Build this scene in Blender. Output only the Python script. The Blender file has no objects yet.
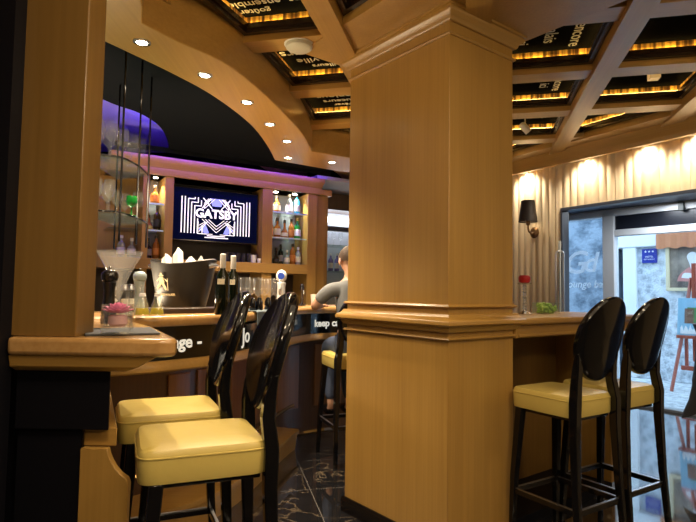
import bpy, bmesh, math, random
from mathutils import Vector, Matrix, Quaternion
random.seed(7)
C = bpy.context.scene.collection
PI = math.pi
S = bpy.context.scene

# ------------------------------------------------------------------ camera
F = 545.0
PITCH = math.radians(3.15); ROLL = 0.015
CAM = Vector((0, 0, 1.3))
fw = Vector((0, math.cos(PITCH), math.sin(PITCH)))
r0 = Vector((1, 0, 0)); u0 = Vector((0, -math.sin(PITCH), math.cos(PITCH)))
rt = r0*math.cos(ROLL) + u0*math.sin(ROLL)
up = u0*math.cos(ROLL) - r0*math.sin(ROLL)
cd = bpy.data.cameras.new('camera'); cam = bpy.data.objects.new('camera', cd); C.objects.link(cam)
m = Matrix.Identity(4)
for i in range(3):
    m[i][0] = rt[i]; m[i][1] = up[i]; m[i][2] = -fw[i]; m[i][3] = CAM[i]
cam.matrix_world = m
cd.sensor_width = 36; cd.sensor_fit = 'HORIZONTAL'; cd.lens = F/696*36
cd.clip_start = 0.05; cd.clip_end = 200
S.camera = cam

def ray(px, py): return fw + rt*((px-348)/F) + up*((261-py)/F)
def at(px, py, Y):
    d = ray(px, py); return CAM + d*(Y/d.y)
def zat(px, py, Y): return at(px, py, Y).z
def xat(px, py, Y): return at(px, py, Y).x
def hit(px, P, d):
    """where the vertical sheet of sight through column px crosses the floor line P + t d"""
    tan = at(px, 285, 1.0).x
    return (tan*P[1]-P[0])/(d[0]-tan*d[1])

# ------------------------------------------------------------------ materials
MATS = {}
def new_mat(name):
    mt = bpy.data.materials.new(name); mt.use_nodes = True
    MATS[name] = mt
    nt = mt.node_tree; return mt, nt, nt.nodes['Principled BSDF']
def simple(name, col, rough=0.5, metal=0.0, coat=0.0, spec=0.5, emit=None, es=0, trans=0, sheen=0, bump=0, bscale=60):
    mt, nt, b = new_mat(name)
    b.inputs['Base Color'].default_value = (*col, 1)
    b.inputs['Roughness'].default_value = rough; b.inputs['Metallic'].default_value = metal
    b.inputs['Coat Weight'].default_value = coat; b.inputs['Coat Roughness'].default_value = .08
    b.inputs['Specular IOR Level'].default_value = spec
    b.inputs['Transmission Weight'].default_value = trans
    if emit: b.inputs['Emission Color'].default_value = (*emit, 1); b.inputs['Emission Strength'].default_value = es
    tc = nt.nodes.new('ShaderNodeTexCoord'); n = nt.nodes.new('ShaderNodeTexNoise')
    n.inputs['Scale'].default_value = bscale; n.inputs['Detail'].default_value = 3
    nt.links.new(tc.outputs['Object'], n.inputs['Vector'])
    if bump:
        bp = nt.nodes.new('ShaderNodeBump'); bp.inputs['Strength'].default_value = bump; bp.inputs['Distance'].default_value = .01
        nt.links.new(n.outputs['Fac'], bp.inputs['Height']); nt.links.new(bp.outputs['Normal'], b.inputs['Normal'])
    else:
        mr = nt.nodes.new('ShaderNodeMapRange')
        mr.inputs['To Min'].default_value = max(0, rough-.04); mr.inputs['To Max'].default_value = min(1, rough+.04)
        nt.links.new(n.outputs['Fac'], mr.inputs['Value']); nt.links.new(mr.outputs['Result'], b.inputs['Roughness'])
    return mt
def wood(name, c0, c1, axis='Z', rough=.34, coat=.25, fine=70):
    mt, nt, b = new_mat(name)
    tc = nt.nodes.new('ShaderNodeTexCoord'); mp = nt.nodes.new('ShaderNodeMapping')
    sc = {'X': (1.1, fine, fine), 'Y': (fine, 1.1, fine), 'Z': (fine, fine, 1.1)}[axis]
    mp.inputs['Scale'].default_value = sc
    n = nt.nodes.new('ShaderNodeTexNoise'); n.inputs['Scale'].default_value = 1; n.inputs['Detail'].default_value = 5; n.inputs['Roughness'].default_value = .6
    mp2 = nt.nodes.new('ShaderNodeMapping'); mp2.inputs['Scale'].default_value = tuple(s*.09 if s > 2 else .4 for s in sc)
    n2 = nt.nodes.new('ShaderNodeTexNoise'); n2.inputs['Scale'].default_value = 1; n2.inputs['Detail'].default_value = 2
    mix = nt.nodes.new('ShaderNodeMix'); mix.data_type = 'FLOAT'; mix.inputs[0].default_value = .45
    cr = nt.nodes.new('ShaderNodeValToRGB')
    cr.color_ramp.elements[0].position = .3; cr.color_ramp.elements[0].color = (*c0, 1)
    cr.color_ramp.elements[1].position = .7; cr.color_ramp.elements[1].color = (*c1, 1)
    L = nt.links.new
    L(tc.outputs['Object'], mp.inputs['Vector']); L(mp.outputs['Vector'], n.inputs['Vector'])
    L(tc.outputs['Object'], mp2.inputs['Vector']); L(mp2.outputs['Vector'], n2.inputs['Vector'])
    L(n.outputs['Fac'], mix.inputs[2]); L(n2.outputs['Fac'], mix.inputs[3])
    L(mix.outputs[0], cr.inputs['Fac']); L(cr.outputs['Color'], b.inputs['Base Color'])
    b.inputs['Roughness'].default_value = rough; b.inputs['Coat Weight'].default_value = coat; b.inputs['Coat Roughness'].default_value = .22
    return mt
def glass(name, col=(1, 1, 1), rough=.03, haze=.06):
    """thin-walled clear glass: see-through with a fresnel reflection"""
    mt = bpy.data.materials.new(name); mt.use_nodes = True; MATS[name] = mt
    nt = mt.node_tree; nt.nodes.clear()
    o = nt.nodes.new('ShaderNodeOutputMaterial'); mx = nt.nodes.new('ShaderNodeMixShader')
    t = nt.nodes.new('ShaderNodeBsdfTransparent'); t.inputs['Color'].default_value = (*col, 1)
    g = nt.nodes.new('ShaderNodeBsdfGlossy'); g.inputs['Roughness'].default_value = rough
    lw = nt.nodes.new('ShaderNodeLayerWeight'); lw.inputs['Blend'].default_value = .5
    pw = nt.nodes.new('ShaderNodeMath'); pw.operation = 'POWER'; pw.inputs[1].default_value = 3.2
    mr = nt.nodes.new('ShaderNodeMapRange'); mr.inputs['To Min'].default_value = .05; mr.inputs['To Max'].default_value = .75
    df = nt.nodes.new('ShaderNodeBsdfTranslucent'); df.inputs['Color'].default_value = (.9, .92, .92, 1)
    d2 = nt.nodes.new('ShaderNodeBsdfDiffuse'); d2.inputs['Color'].default_value = (.9, .92, .92, 1)
    ad = nt.nodes.new('ShaderNodeMixShader'); ad.inputs['Fac'].default_value = .5
    m2 = nt.nodes.new('ShaderNodeMixShader'); m2.inputs['Fac'].default_value = haze  # white haze mixed in for the lamp sparkle on glass
    L = nt.links.new
    L(lw.outputs['Facing'], pw.inputs[0]); L(pw.outputs[0], mr.inputs['Value']); L(mr.outputs['Result'], mx.inputs['Fac'])
    L(df.outputs[0], ad.inputs[1]); L(d2.outputs[0], ad.inputs[2]); L(t.outputs[0], m2.inputs[1]); L(ad.outputs[0], m2.inputs[2])
    L(m2.outputs[0], mx.inputs[1]); L(g.outputs[0], mx.inputs[2]); L(mx.outputs[0], o.inputs['Surface'])
    return mt
def emis(name, col, s):
    mt, nt, b = new_mat(name)
    b.inputs['Base Color'].default_value = (*[min(1, c) for c in col], 1)
    b.inputs['Emission Color'].default_value = (*col, 1); b.inputs['Emission Strength'].default_value = s; b.inputs['Specular IOR Level'].default_value = 0
    tc = nt.nodes.new('ShaderNodeTexCoord'); n = nt.nodes.new('ShaderNodeTexNoise'); n.inputs['Scale'].default_value = 20
    nt.links.new(tc.outputs['Object'], n.inputs['Vector'])
    mr = nt.nodes.new('ShaderNodeMapRange'); mr.inputs['To Min'].default_value = .35; mr.inputs['To Max'].default_value = .45
    nt.links.new(n.outputs['Fac'], mr.inputs['Value']); nt.links.new(mr.outputs['Result'], b.inputs['Roughness'])
    return mt

OAK0, OAK1 = (.335, .180, .040), (.46, .266, .064)
wz = wood('oak_upright', OAK0, OAK1, 'Z', rough=.38)
wx = wood('oak_along', OAK0, OAK1, 'X', rough=.38)
wy = wood('oak_across', OAK0, OAK1, 'Y', rough=.38)
wpost = wood('oak_post', (.165, .088, .021), (.23, .128, .034), 'Z', fine=45)
wtop = wood('bar_top_oak', (.38, .20, .065), (.52, .31, .12), 'Y', rough=.22, coat=.5, fine=50)
wdark = wood('dark_walnut', (.05, .022, .010), (.10, .045, .018), 'Z', rough=.4)
wred = wood('reddish_walnut', (.16, .065, .022), (.25, .11, .04), 'Z', rough=.35)
black = simple('black_lacquer', (.004, .004, .005), .12, coat=.25, spec=.4)
blackmat = simple('black_matt', (.004, .004, .007), .5, spec=.2)
ceilblack = simple('black_ceiling_paint', (.009, .0105, .013), .8, spec=0)
dkmould = simple('dark_brown_moulding', (.02, .010, .006), .25)
panelblk = simple('black_panel', (.004, .004, .004), .7, spec=0)
leather = simple('yellow_leather', (.60, .465, .13), .36, bump=.12, bscale=22)
creaml = simple('cream_leather', (.72, .62, .30), .36, bump=.12, bscale=22)
chrome = simple('chrome', (.7, .7, .72), .14, metal=1)
steel = simple('brushed_steel', (.55, .56, .6), .3, metal=1)
brass = simple('brass', (.75, .52, .22), .25, metal=1)
white = simple('white_ceramic', (.8, .79, .76), .3)
paper = simple('white_paper', (.85, .83, .78), .8)
wframe = simple('white_frame_paint', (.72, .74, .76), .4)
letter = simple('white_lettering', (.75, .75, .70), .5, emit=(.9, .9, .8), es=.35)
greenl = simple('green_lettering', (.25, .7, .12), .5, emit=(.3, .9, .15), es=.35)
ceill = simple('chalk_lettering', (.45, .44, .41), .7)
clear = glass('clear_glass', (.98, .99, .99), haze=.035)
shelfg = glass('shelf_glass', (.85, .95, .92), haze=.03)
pane = glass('window_glass', (.95, .97, .98), rough=.01, haze=.0)
warmlamp = emis('warm_lamp', (1, .86, .62), 30)
goldled = emis('gold_led', (1, .64, .18), 17)

def gold_mat():
    mt, nt, b = new_mat('gold_streaked_lining')
    tc = nt.nodes.new('ShaderNodeTexCoord'); mp = nt.nodes.new('ShaderNodeMapping'); mp.inputs['Scale'].default_value = (45, 45, .6)
    n = nt.nodes.new('ShaderNodeTexNoise'); n.inputs['Scale'].default_value = 1; n.inputs['Detail'].default_value = 2
    mp2 = nt.nodes.new('ShaderNodeMapping'); mp2.inputs['Scale'].default_value = (6, 6, .2)
    n2 = nt.nodes.new('ShaderNodeTexNoise'); n2.inputs['Scale'].default_value = 1
    mm = nt.nodes.new('ShaderNodeMath'); mm.operation = 'MULTIPLY'
    cr = nt.nodes.new('ShaderNodeValToRGB'); cr.color_ramp.elements[0].position = .20; cr.color_ramp.elements[0].color = (.05, .02, .004, 1)
    cr.color_ramp.elements[1].position = .32; cr.color_ramp.elements[1].color = (.85, .50, .10, 1)
    L = nt.links.new
    L(tc.outputs['Object'], mp.inputs[0]); L(mp.outputs[0], n.inputs['Vector']); L(tc.outputs['Object'], mp2.inputs[0]); L(mp2.outputs[0], n2.inputs['Vector'])
    L(n.outputs['Fac'], mm.inputs[0]); L(n2.outputs['Fac'], mm.inputs[1]); L(mm.outputs[0], cr.inputs['Fac']); L(cr.outputs['Color'], b.inputs['Base Color'])
    b.inputs['Roughness'].default_value = .45
    return mt
golds = gold_mat()

def marble():
    mt, nt, b = new_mat('black_marble_tiles')
    L = nt.links.new
    tc = nt.nodes.new('ShaderNodeTexCoord'); mp = nt.nodes.new('ShaderNodeMapping'); mp.inputs['Rotation'].default_value = (0, 0, math.radians(-13))
    L(tc.outputs['Object'], mp.inputs[0])
    n = nt.nodes.new('ShaderNodeTexNoise'); n.inputs['Scale'].default_value = 2.2; n.inputs['Detail'].default_value = 8; n.inputs['Distortion'].default_value = 1.4
    L(mp.outputs[0], n.inputs['Vector'])
    sub = nt.nodes.new('ShaderNodeMath'); sub.operation = 'SUBTRACT'; sub.inputs[1].default_value = .5
    ab = nt.nodes.new('ShaderNodeMath'); ab.operation = 'ABSOLUTE'
    L(n.outputs['Fac'], sub.inputs[0]); L(sub.outputs[0], ab.inputs[0])
    cr = nt.nodes.new('ShaderNodeValToRGB')
    cr.color_ramp.elements[0].position = 0; cr.color_ramp.elements[0].color = (.17, .13, .085, 1)
    cr.color_ramp.elements[1].position = .012; cr.color_ramp.elements[1].color = (.012, .012, .014, 1)
    L(ab.outputs[0], cr.inputs['Fac'])
    br = nt.nodes.new('ShaderNodeTexBrick'); br.offset = 0; br.inputs['Scale'].default_value = 1
    br.inputs['Brick Width'].default_value = .6; br.inputs['Row Height'].default_value = .6; br.inputs['Mortar Size'].default_value = .003
    L(mp.outputs[0], br.inputs['Vector'])
    mx = nt.nodes.new('ShaderNodeMix'); mx.data_type = 'RGBA'
    L(br.outputs['Fac'], mx.inputs[0]); L(cr.outputs['Color'], mx.inputs[6]); mx.inputs[7].default_value = (.16, .15, .14, 1)
    L(mx.outputs[2], b.inputs['Base Color']); b.inputs['Roughness'].default_value = .07; b.inputs['Coat Weight'].default_value = 1; b.inputs['Coat IOR'].default_value = 1.9; b.inputs['Coat Roughness'].default_value = .04
    return mt
marb = marble()

def stone(name, c0, c1, scale=5):
    mt, nt, b = new_mat(name); L = nt.links.new
    tc = nt.nodes.new('ShaderNodeTexCoord'); v = nt.nodes.new('ShaderNodeTexVoronoi'); v.inputs['Scale'].default_value = scale
    n = nt.nodes.new('ShaderNodeTexNoise'); n.inputs['Scale'].default_value = scale*4; n.inputs['Detail'].default_value = 6
    L(tc.outputs['Object'], v.inputs['Vector']); L(tc.outputs['Object'], n.inputs['Vector'])
    mm = nt.nodes.new('ShaderNodeMath'); mm.operation = 'MULTIPLY_ADD'; mm.inputs[1].default_value = .6
    L(v.outputs['Distance'], mm.inputs[0]); 
    m2 = nt.nodes.new('ShaderNodeMath'); m2.operation = 'MULTIPLY'; m2.inputs[1].default_value = .8
    L(n.outputs['Fac'], m2.inputs[0]); L(m2.outputs[0], mm.inputs[2])
    cr = nt.nodes.new('ShaderNodeValToRGB'); cr.color_ramp.elements[0].position = .4; cr.color_ramp.elements[0].color = (*c0, 1)
    cr.color_ramp.elements[1].position = .85; cr.color_ramp.elements[1].color = (*c1, 1)
    L(mm.outputs[0], cr.inputs['Fac']); L(cr.outputs['Color'], b.inputs['Base Color'])
    bp = nt.nodes.new('ShaderNodeBump'); bp.inputs['Strength'].default_value = .7; bp.inputs['Distance'].default_value = .03
    L(mm.outputs[0], bp.inputs['Height']); L(bp.outputs['Normal'], b.inputs['Normal']); b.inputs['Roughness'].default_value = .8
    return mt

# ------------------------------------------------------------------ mesh builder
class MB:
    def __init__(s): s.v = []; s.f = []; s.T = Matrix.Identity(4)
    def add(s, vs, fs):
        o = len(s.v); s.v += [tuple(s.T @ Vector(p)) for p in vs]; s.f += [tuple(i+o for i in f) for f in fs]; return s
    def box(s, x0, x1, y0, y1, z0, z1):
        return s.add([(x0, y0, z0), (x1, y0, z0), (x1, y1, z0), (x0, y1, z0), (x0, y0, z1), (x1, y0, z1), (x1, y1, z1), (x0, y1, z1)],
                     [(0, 3, 2, 1), (4, 5, 6, 7), (0, 1, 5, 4), (1, 2, 6, 5), (2, 3, 7, 6), (3, 0, 4, 7)])
    def prism(s, poly, z0, z1):
        n = len(poly); a = sum(poly[i][0]*poly[(i+1) % n][1]-poly[(i+1) % n][0]*poly[i][1] for i in range(n))
        if a < 0: poly = poly[::-1]
        return s.add([(x, y, z0) for x, y in poly]+[(x, y, z1) for x, y in poly],
                     [tuple(range(n))[::-1], tuple(range(n, 2*n))]+[(i, (i+1) % n, (i+1) % n+n, i+n) for i in range(n)])
    def vprism(s, poly, y0, y1):
        """polygon in x-z, thickness along y"""
        n = len(poly); a = sum(poly[i][0]*poly[(i+1) % n][1]-poly[(i+1) % n][0]*poly[i][1] for i in range(n))
        if a > 0: poly = poly[::-1]
        return s.add([(x, y0, z) for x, z in poly]+[(x, y1, z) for x, z in poly],
                     [tuple(range(n))[::-1], tuple(range(n, 2*n))]+[(i, (i+1) % n, (i+1) % n+n, i+n) for i in range(n)])
    def rings(s, R, cap=True, close=False):
        n = len(R[0]); vs = [p for r in R for p in r]; fs = []
        k = len(R)
        for j in range(k if close else k-1):
            a = j*n; b = ((j+1) % k)*n
            for i in range(n): fs.append((a+i, a+(i+1) % n, b+(i+1) % n, b+i))
        if cap and not close: fs += [tuple(range(n))[::-1], tuple(range((k-1)*n, k*n))]
        return s.add(vs, fs)
    def lathe(s, prof, c=(0, 0, 0), n=20, cap=True):
        R = [[(c[0]+max(r, .0004)*math.cos(2*PI*i/n), c[1]+max(r, .0004)*math.sin(2*PI*i/n), c[2]+z) for i in range(n)] for r, z in prof]
        return s.rings(R, cap)
    def tube(s, pts, r, n=8, cap=True, closed=False):
        pts = [Vector(p) for p in pts]; k = len(pts); R = []; pu = None
        for i, p in enumerate(pts):
            a = pts[(i-1) % k] if (i or closed) else p; b = pts[(i+1) % k] if (i < k-1 or closed) else p
            d = (b-a).normalized()
            if pu is None: pu = Vector((0, 0, 1)) if abs(d.z) < .9 else Vector((1, 0, 0))
            u = (pu-d*pu.dot(d)).normalized(); w = d.cross(u); pu = u
            rr = r[i] if isinstance(r, (list, tuple)) else r
            R.append([tuple(p+(u*math.cos(2*PI*j/n)+w*math.sin(2*PI*j/n))*rr) for j in range(n)])
        return s.rings(R, cap, closed)
    def ball(s, c, r, n=14, sz=None):
        sx, sy, szz = (r, r, r) if sz is None else sz
        R = []
        for j in range(n//2+1):
            t = -PI/2+PI*j/(n//2); q = max(math.cos(t), .02)
            R.append([(c[0]+sx*q*math.cos(2*PI*i/n), c[1]+sy*q*math.sin(2*PI*i/n), c[2]+szz*math.sin(t)) for i in range(n)])
        return s.rings(R)
    def sweep(s, path, prof, closed_prof=True):
        """path: list of 2d points; prof: (offset to the right of travel, z)"""
        R = []; k = len(path)
        for i, p in enumerate(path):
            a = path[max(0, i-1)]; b = path[min(k-1, i+1)]
            d = Vector((b[0]-a[0], b[1]-a[1])).normalized(); nx, ny = d.y, -d.x
            R.append([(p[0]+nx*o, p[1]+ny*o, z) for o, z in prof])
        return s.rings(R)
    def text(s, txt, size, M, off=0.0, ext=.002, align='LEFT', shear=0):
        cu = bpy.data.curves.new('t', 'FONT'); cu.body = txt; cu.size = size; cu.extrude = ext; cu.offset = off
        cu.align_x = align; cu.align_y = 'CENTER'; cu.resolution_u = 3; cu.shear = shear
        ob = bpy.data.objects.new('t', cu); C.objects.link(ob)
        dg = bpy.context.evaluated_depsgraph_get(); me = bpy.data.meshes.new_from_object(ob.evaluated_get(dg))
        s.add([tuple(M @ v.co) for v in me.vertices], [tuple(p.vertices) for p in me.polygons])
        bpy.data.objects.remove(ob); bpy.data.curves.remove(cu); bpy.data.meshes.remove(me)
        return s
    def build(s, name, mat, parent=None, bevel=0, smooth=True, seg=2, loc=None, rotz=0, sub=0):
        me = bpy.data.meshes.new(name); me.from_pydata(s.v, [], s.f); me.update()
        bm = bmesh.new(); bm.from_mesh(me); bmesh.ops.recalc_face_normals(bm, faces=bm.faces); bm.to_mesh(me); bm.free()
        if smooth:
            me.polygons.foreach_set('use_smooth', [True]*len(me.polygons)); me.set_sharp_from_angle(angle=math.radians(38))
        me.materials.append(mat)
        o = bpy.data.objects.new(name, me); C.objects.link(o)
        if parent: o.parent = parent
        if loc is not None: o.location = loc
        if rotz: o.rotation_euler = (0, 0, rotz)
        if bevel:
            b = o.modifiers.new('bevel', 'BEVEL'); b.width = bevel; b.segments = seg; b.limit_method = 'ANGLE'; b.angle_limit = math.radians(40)
        if sub:
            q = o.modifiers.new('sub', 'SUBSURF'); q.levels = sub; q.render_levels = sub
        return o

def tag(o, label, cat, group=None):
    o['label'] = label; o['category'] = cat
    if group: o['group'] = group
    return o
def thing(name, label, cat, loc=(0, 0, 0), rotz=0, group=None):
    o = bpy.data.objects.new(name, None); C.objects.link(o); o.empty_display_size = .05
    o.location = loc; o.rotation_euler = (0, 0, rotz); return tag(o, label, cat, group)
def struct(o): o['kind'] = 'structure'; return o
def dup(root, loc, rotz, label, group=None):
    r = root.copy(); C.objects.link(r); r.location = loc; r.rotation_euler = (0, 0, rotz); r['label'] = label
    if group: r['group'] = group
    for ch in list(root.children):
        c = ch.copy(); C.objects.link(c); c.parent = r
        for g in list(ch.children):
            d = g.copy(); C.objects.link(d); d.parent = c
    return r
def spline(pts, k=8):
    out = []; n = len(pts)
    for i in range(n-1):
        p0 = pts[max(0, i-1)]; p1 = pts[i]; p2 = pts[i+1]; p3 = pts[min(n-1, i+2)]
        for j in range(k):
            t = j/k
            out.append(tuple(.5*(2*p1[a]+(p2[a]-p0[a])*t+(2*p0[a]-5*p1[a]+4*p2[a]-p3[a])*t*t+(3*p1[a]-p0[a]-3*p2[a]+p3[a])*t**3) for a in range(len(p1))))
    out.append(tuple(pts[-1])); return out
def lamp(kind, loc, energy, col, size=.05, target=None, angle=100, blend=.6, shape=None, sy=None):
    ld = bpy.data.lights.new('lamp_light', kind); ld.energy = energy; ld.color = col
    if kind == 'SPOT': ld.spot_size = math.radians(angle); ld.spot_blend = blend; ld.shadow_soft_size = size
    elif kind == 'POINT': ld.shadow_soft_size = size
    elif kind == 'AREA':
        ld.size = size
        if sy: ld.shape = 'RECTANGLE'; ld.size_y = sy
    o = bpy.data.objects.new('lamp_light', ld); C.objects.link(o); o.location = loc
    d = (Vector(target)-Vector(loc)) if target is not None else Vector((0, 0, -1))
    o.rotation_euler = d.to_track_quat('-Z', 'Y').to_euler()
    return o

# ------------------------------------------------------------------ setting: shell
AX = Vector((-.610, .792)); BX = Vector((.792, .610))
WD = Vector((-.515, .857)); W0 = Vector((2.92, 4.6)); WANG = math.atan2(WD.y, WD.x)
room = [(-3.2, -1.6), (6.55, -1.6), (0.9, 7.9), (.6, 9.0), (-3.2, 9.0)]
room = [(-3.2, -1.6), (6.62, -1.6), (1.48, 7.0), (1.1, 9.0), (-3.2, 9.0)]
struct(MB().prism([(-3.4, -1.8), (6.9, -1.8), (6.0, 3.2), (3.0, 7.1), (2.2, 8.6), (1.4, 9.2), (-3.4, 9.2)], -.1, 0).build('floor', marb))
struct(MB().prism([(-3.4, -1.8), (6.85, -1.8), (1.6, 7.05), (1.2, 9.2), (-3.4, 9.2)], 3.0, 3.1).build('ceiling', ceilblack))
plas = simple('warm_dark_plaster', (.07, .045, .025), .7)
struct(MB().box(-3.3, -3.2, -1.7, 9.1, 0, 3).build('wall_left', simple('blue_grey_plaster', (.30, .28, .34), .7)))
struct(MB().box(-3.2, 6.7, -1.7, -1.6, 0, 3).build('wall_behind', plas))
struct(MB().box(-3.2, 1.2, 9.0, 9.1, 0, 3).build('wall_back', plas))

# pleated wall on the right (local x runs away along the wall, local y points into the room)
pleat = simple('pleated_cream_fabric', (.62, .50, .33), .6)
def pleats(s0, s1, z0, z1):
    b = MB(); n = int((s1-s0)/.0075); fr = []; 
    for i in range(n+1):
        s_ = s0+(s1-s0)*i/n; fr.append((s_, .02+.016*abs(math.sin(PI*s_/.085))))
    vs = [(x, y, z0) for x, y in fr]+[(x, y, z1) for x, y in fr]+[(s0, -.05, z0), (s1, -.05, z0), (s0, -.05, z1), (s1, -.05, z1)]
    k = n+1; fs = [(i, i+1, i+1+k, i+k) for i in range(n)]
    fs += [(2*k, 0, k, 2*k+2), (n, 2*k+1, 2*k+3, 2*k-1), (2*k+1, 2*k, 2*k+2, 2*k+3)]
    fs += [tuple(range(k))+(2*k+1, 2*k), tuple(range(k, 2*k))+(2*k+3, 2*k+2)]
    return b.add(vs, fs)
wl = (W0.x, W0.y, 0)
b = pleats(1.27, 3.0, 0, 3.0); b2 = pleats(-1.6, 1.27, 2.20, 3.0); b3 = pleats(-7.1, -1.6, 0, 3.0)
b.add(b2.v, b2.f); b.add(b3.v, b3.f)
struct(b.build('wall_right', pleat, loc=wl, rotz=WANG))
# dark lining of the door opening, inner lintel
b = MB().box(-1.6, 1.27, -.06, .05, 2.17, 2.2); b.box(1.262, 1.285, -.06, .045, 0, 2.2)
struct(b.build('trim_1', simple('dark_blue_lining', (.035, .045, .07), .4), loc=wl, rotz=WANG))
# far room corner closing wall
struct(MB().prism([(1.38, 7.1), (1.46, 7.15), (1.2, 9.1), (1.1, 9.1)], 0, 3).build('wall_end', plas))

# pelmet along the right wall
b = MB()
prof = [(.20, 2.615), (.24, 2.615), (.25, 2.64), (.26, 2.66), (.30, 2.70), (.32, 2.735), (.48, 2.735), (.48, 2.99), (.20, 2.99)]
R = [[(x, y, z) for y, z in prof] for x in (-7, 3.0)]
b.rings(R)
struct(b.build('trim_2', wx, loc=wl, rotz=WANG))

# ------------------------------------------------------------------ ceiling grid
GA = math.radians(-13); GU = Vector((.225, .974)); GV = Vector((.974, -.225))
def to_vu(p): return (p[0]*GV.x+p[1]*GV.y, p[0]*GU.x+p[1]*GU.y)
def to_w(q): return (q[0]*GV.x+q[1]*GU.x, q[0]*GV.y+q[1]*GU.y)
ZB = 2.745
us = [1.30, 2.10, 2.90, 3.70, 4.50, 5.30, 6.10]           # near faces of the cross beams
vs_ = [-2.33, -1.545, -.76, .025, .81, 1.595, 2.38, 3.165]    # centres of the long beams
b = MB()
for v in vs_: b.box(v-.065, v+.065, -1.8, 7.2, ZB-.03, 2.995)
struct(b.build('trim_3', wy, rotz=GA))
b = MB()
for u in [-.3, .5]+us: b.box(-2.4, 4.6, u, u+.15, ZB+.001, 2.994)
struct(b.build('trim_4', wx, rotz=GA))
# ring soffit over the bar
outer = [(-.62, 1.2), (-.93, 2.36), (-.99, 2.515)]+spline([(-.88, 2.70), (-.68, 3.0), (-.51, 3.6), (-.38, 4.3), (-.34, 4.86)], 6)
inner = spline([(-1.62, 1.9), (-1.40, 2.45), (-1.23, 2.76), (-1.03, 3.14), (-.885, 3.50), (-.76, 4.05), (-.72, 4.6), (-.72, 5.20)], 6)
ringpoly = outer+[(.6, 5.40), (.9, 5.95), (-.1, 5.66)]+inner[::-1]+[(-1.7, 1.2)]
struct(MB().prism(ringpoly, 2.55, 2.99).build('trim_5', wy, bevel=.006))
# black dropped ceiling above the bar
bl = spline([(-1.85, 2.2), (-1.86, 3.3), (-1.76, 3.85), (-1.62, 4.12), (-1.58, 4.45), (-1.66, 4.9), (-1.80, 5.36)], 6)
poly = [(-1.45, 2.2)]+[(x-.03, y) for x, y in inner if y > 2.3]+[(-.1, 5.68), (-.25, 6.15)]+[(-1.63, 5.28)]+bl[:-1][::-1]
struct(MB().prism(poly, 2.64, 2.70).build('ceiling_dropped', ceilblack))

def clip(poly, n, c):
    """keep the side n.p >= c"""
    out = []
    for i in range(len(poly)):
        p = poly[i]; q = poly[(i+1) % len(poly)]; dp = n[0]*p[0]+n[1]*p[1]-c; dq = n[0]*q[0]+n[1]*q[1]-c
        if dp >= 0: out.append(p)
        if (dp >= 0) != (dq >= 0):
            t = dp/(dp-dq); out.append((p[0]+(q[0]-p[0])*t, p[1]+(q[1]-p[1])*t))
    return out
def area(p): return sum(p[i][0]*p[(i+1) % len(p)][1]-p[(i+1) % len(p)][0]*p[i][1] for i in range(len(p)))/2
def clean(p):
    o = []
    for q in p:
        if not o or math.hypot(q[0]-o[-1][0], q[1]-o[-1][1]) > .01: o.append(q)
    if len(o) > 1 and math.hypot(o[0][0]-o[-1][0], o[0][1]-o[-1][1]) < .01: o.pop()
    return o
def inset(p, d):
    n = len(p); out = []
    for i in range(n):
        a = Vector(p[i-1]); c = Vector(p[i]); e = Vector(p[(i+1) % n])
        d1 = (c-a).normalized(); d2 = (e-c).normalized(); n1 = Vector((-d1.y, d1.x)); n2 = Vector((-d2.y, d2.x))
        k = max(.3, 1+n1.dot(n2)); out.append(tuple(c+(n1+n2)*(d/k)))
    return out
def coffer(cell, label, lines, rot=PI, group=None):
    poly = cell
    if area(poly) < 0: poly = poly[::-1]
    poly = clean(poly); cx = sum(p[0] for p in poly)/len(poly); cy = sum(p[1] for p in poly)/len(poly)
    w = to_w((cx, cy)); lp = [(x-cx, y-cy) for x, y in poly]
    t = thing('ceiling_panel', label, 'ceiling panel', (w[0], w[1], 2.885), GA, 'lit ceiling panels')
    MB().prism(inset(lp, .004), 0, .02).build('panel', panelblk, t)
    def loop(o, i, z0, z1):
        A = inset(lp, o); B = inset(lp, i); n = len(A)
        R = [[(A[k][0], A[k][1], z0), (B[k][0], B[k][1], z0), (B[k][0], B[k][1], z1), (A[k][0], A[k][1], z1)] for k in range(n)]
        return MB().rings(R, close=True)
    loop(.003, .016, -.046, 0).build('lining', golds, t)
    mo = loop(.003, .034, -.102, -.080); q = loop(.003, .046, -.080, -.049); mo.add(q.v, q.f); mo.build('moulding', dkmould, t)
    loop(.018, .028, -.0485, -.042).build('light_strip', goldled, t)
    if lines:
        tb = MB()
        for txt, ox, oy, sz in lines:
            M = Matrix.Translation((ox, oy, -.002)) @ Matrix.Rotation(rot, 4, 'Z') @ Matrix.Rotation(PI, 4, 'X')
            tb.text(txt, sz, M, off=0, ext=.0008, align='CENTER')
        tb.build('lettering', ceill, t)
    return t
colC = Vector((.494, 2.67))
def w2vu_plane(n, c): return (n[0]*GV.x+n[1]*GV.y, n[0]*GU.x+n[1]*GU.y), c
wallside = w2vu_plane((-.857, -.515), -(W0.x*.857+W0.y*.515)+.50)      # stay clear of the wall's pelmet
nA = Vector((-.792, -.61)); colside = w2vu_plane(nA, colC.dot(nA)+.30)  # stay clear of the pillar's wide head beam
W = 'lit black ceiling panel'
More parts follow.
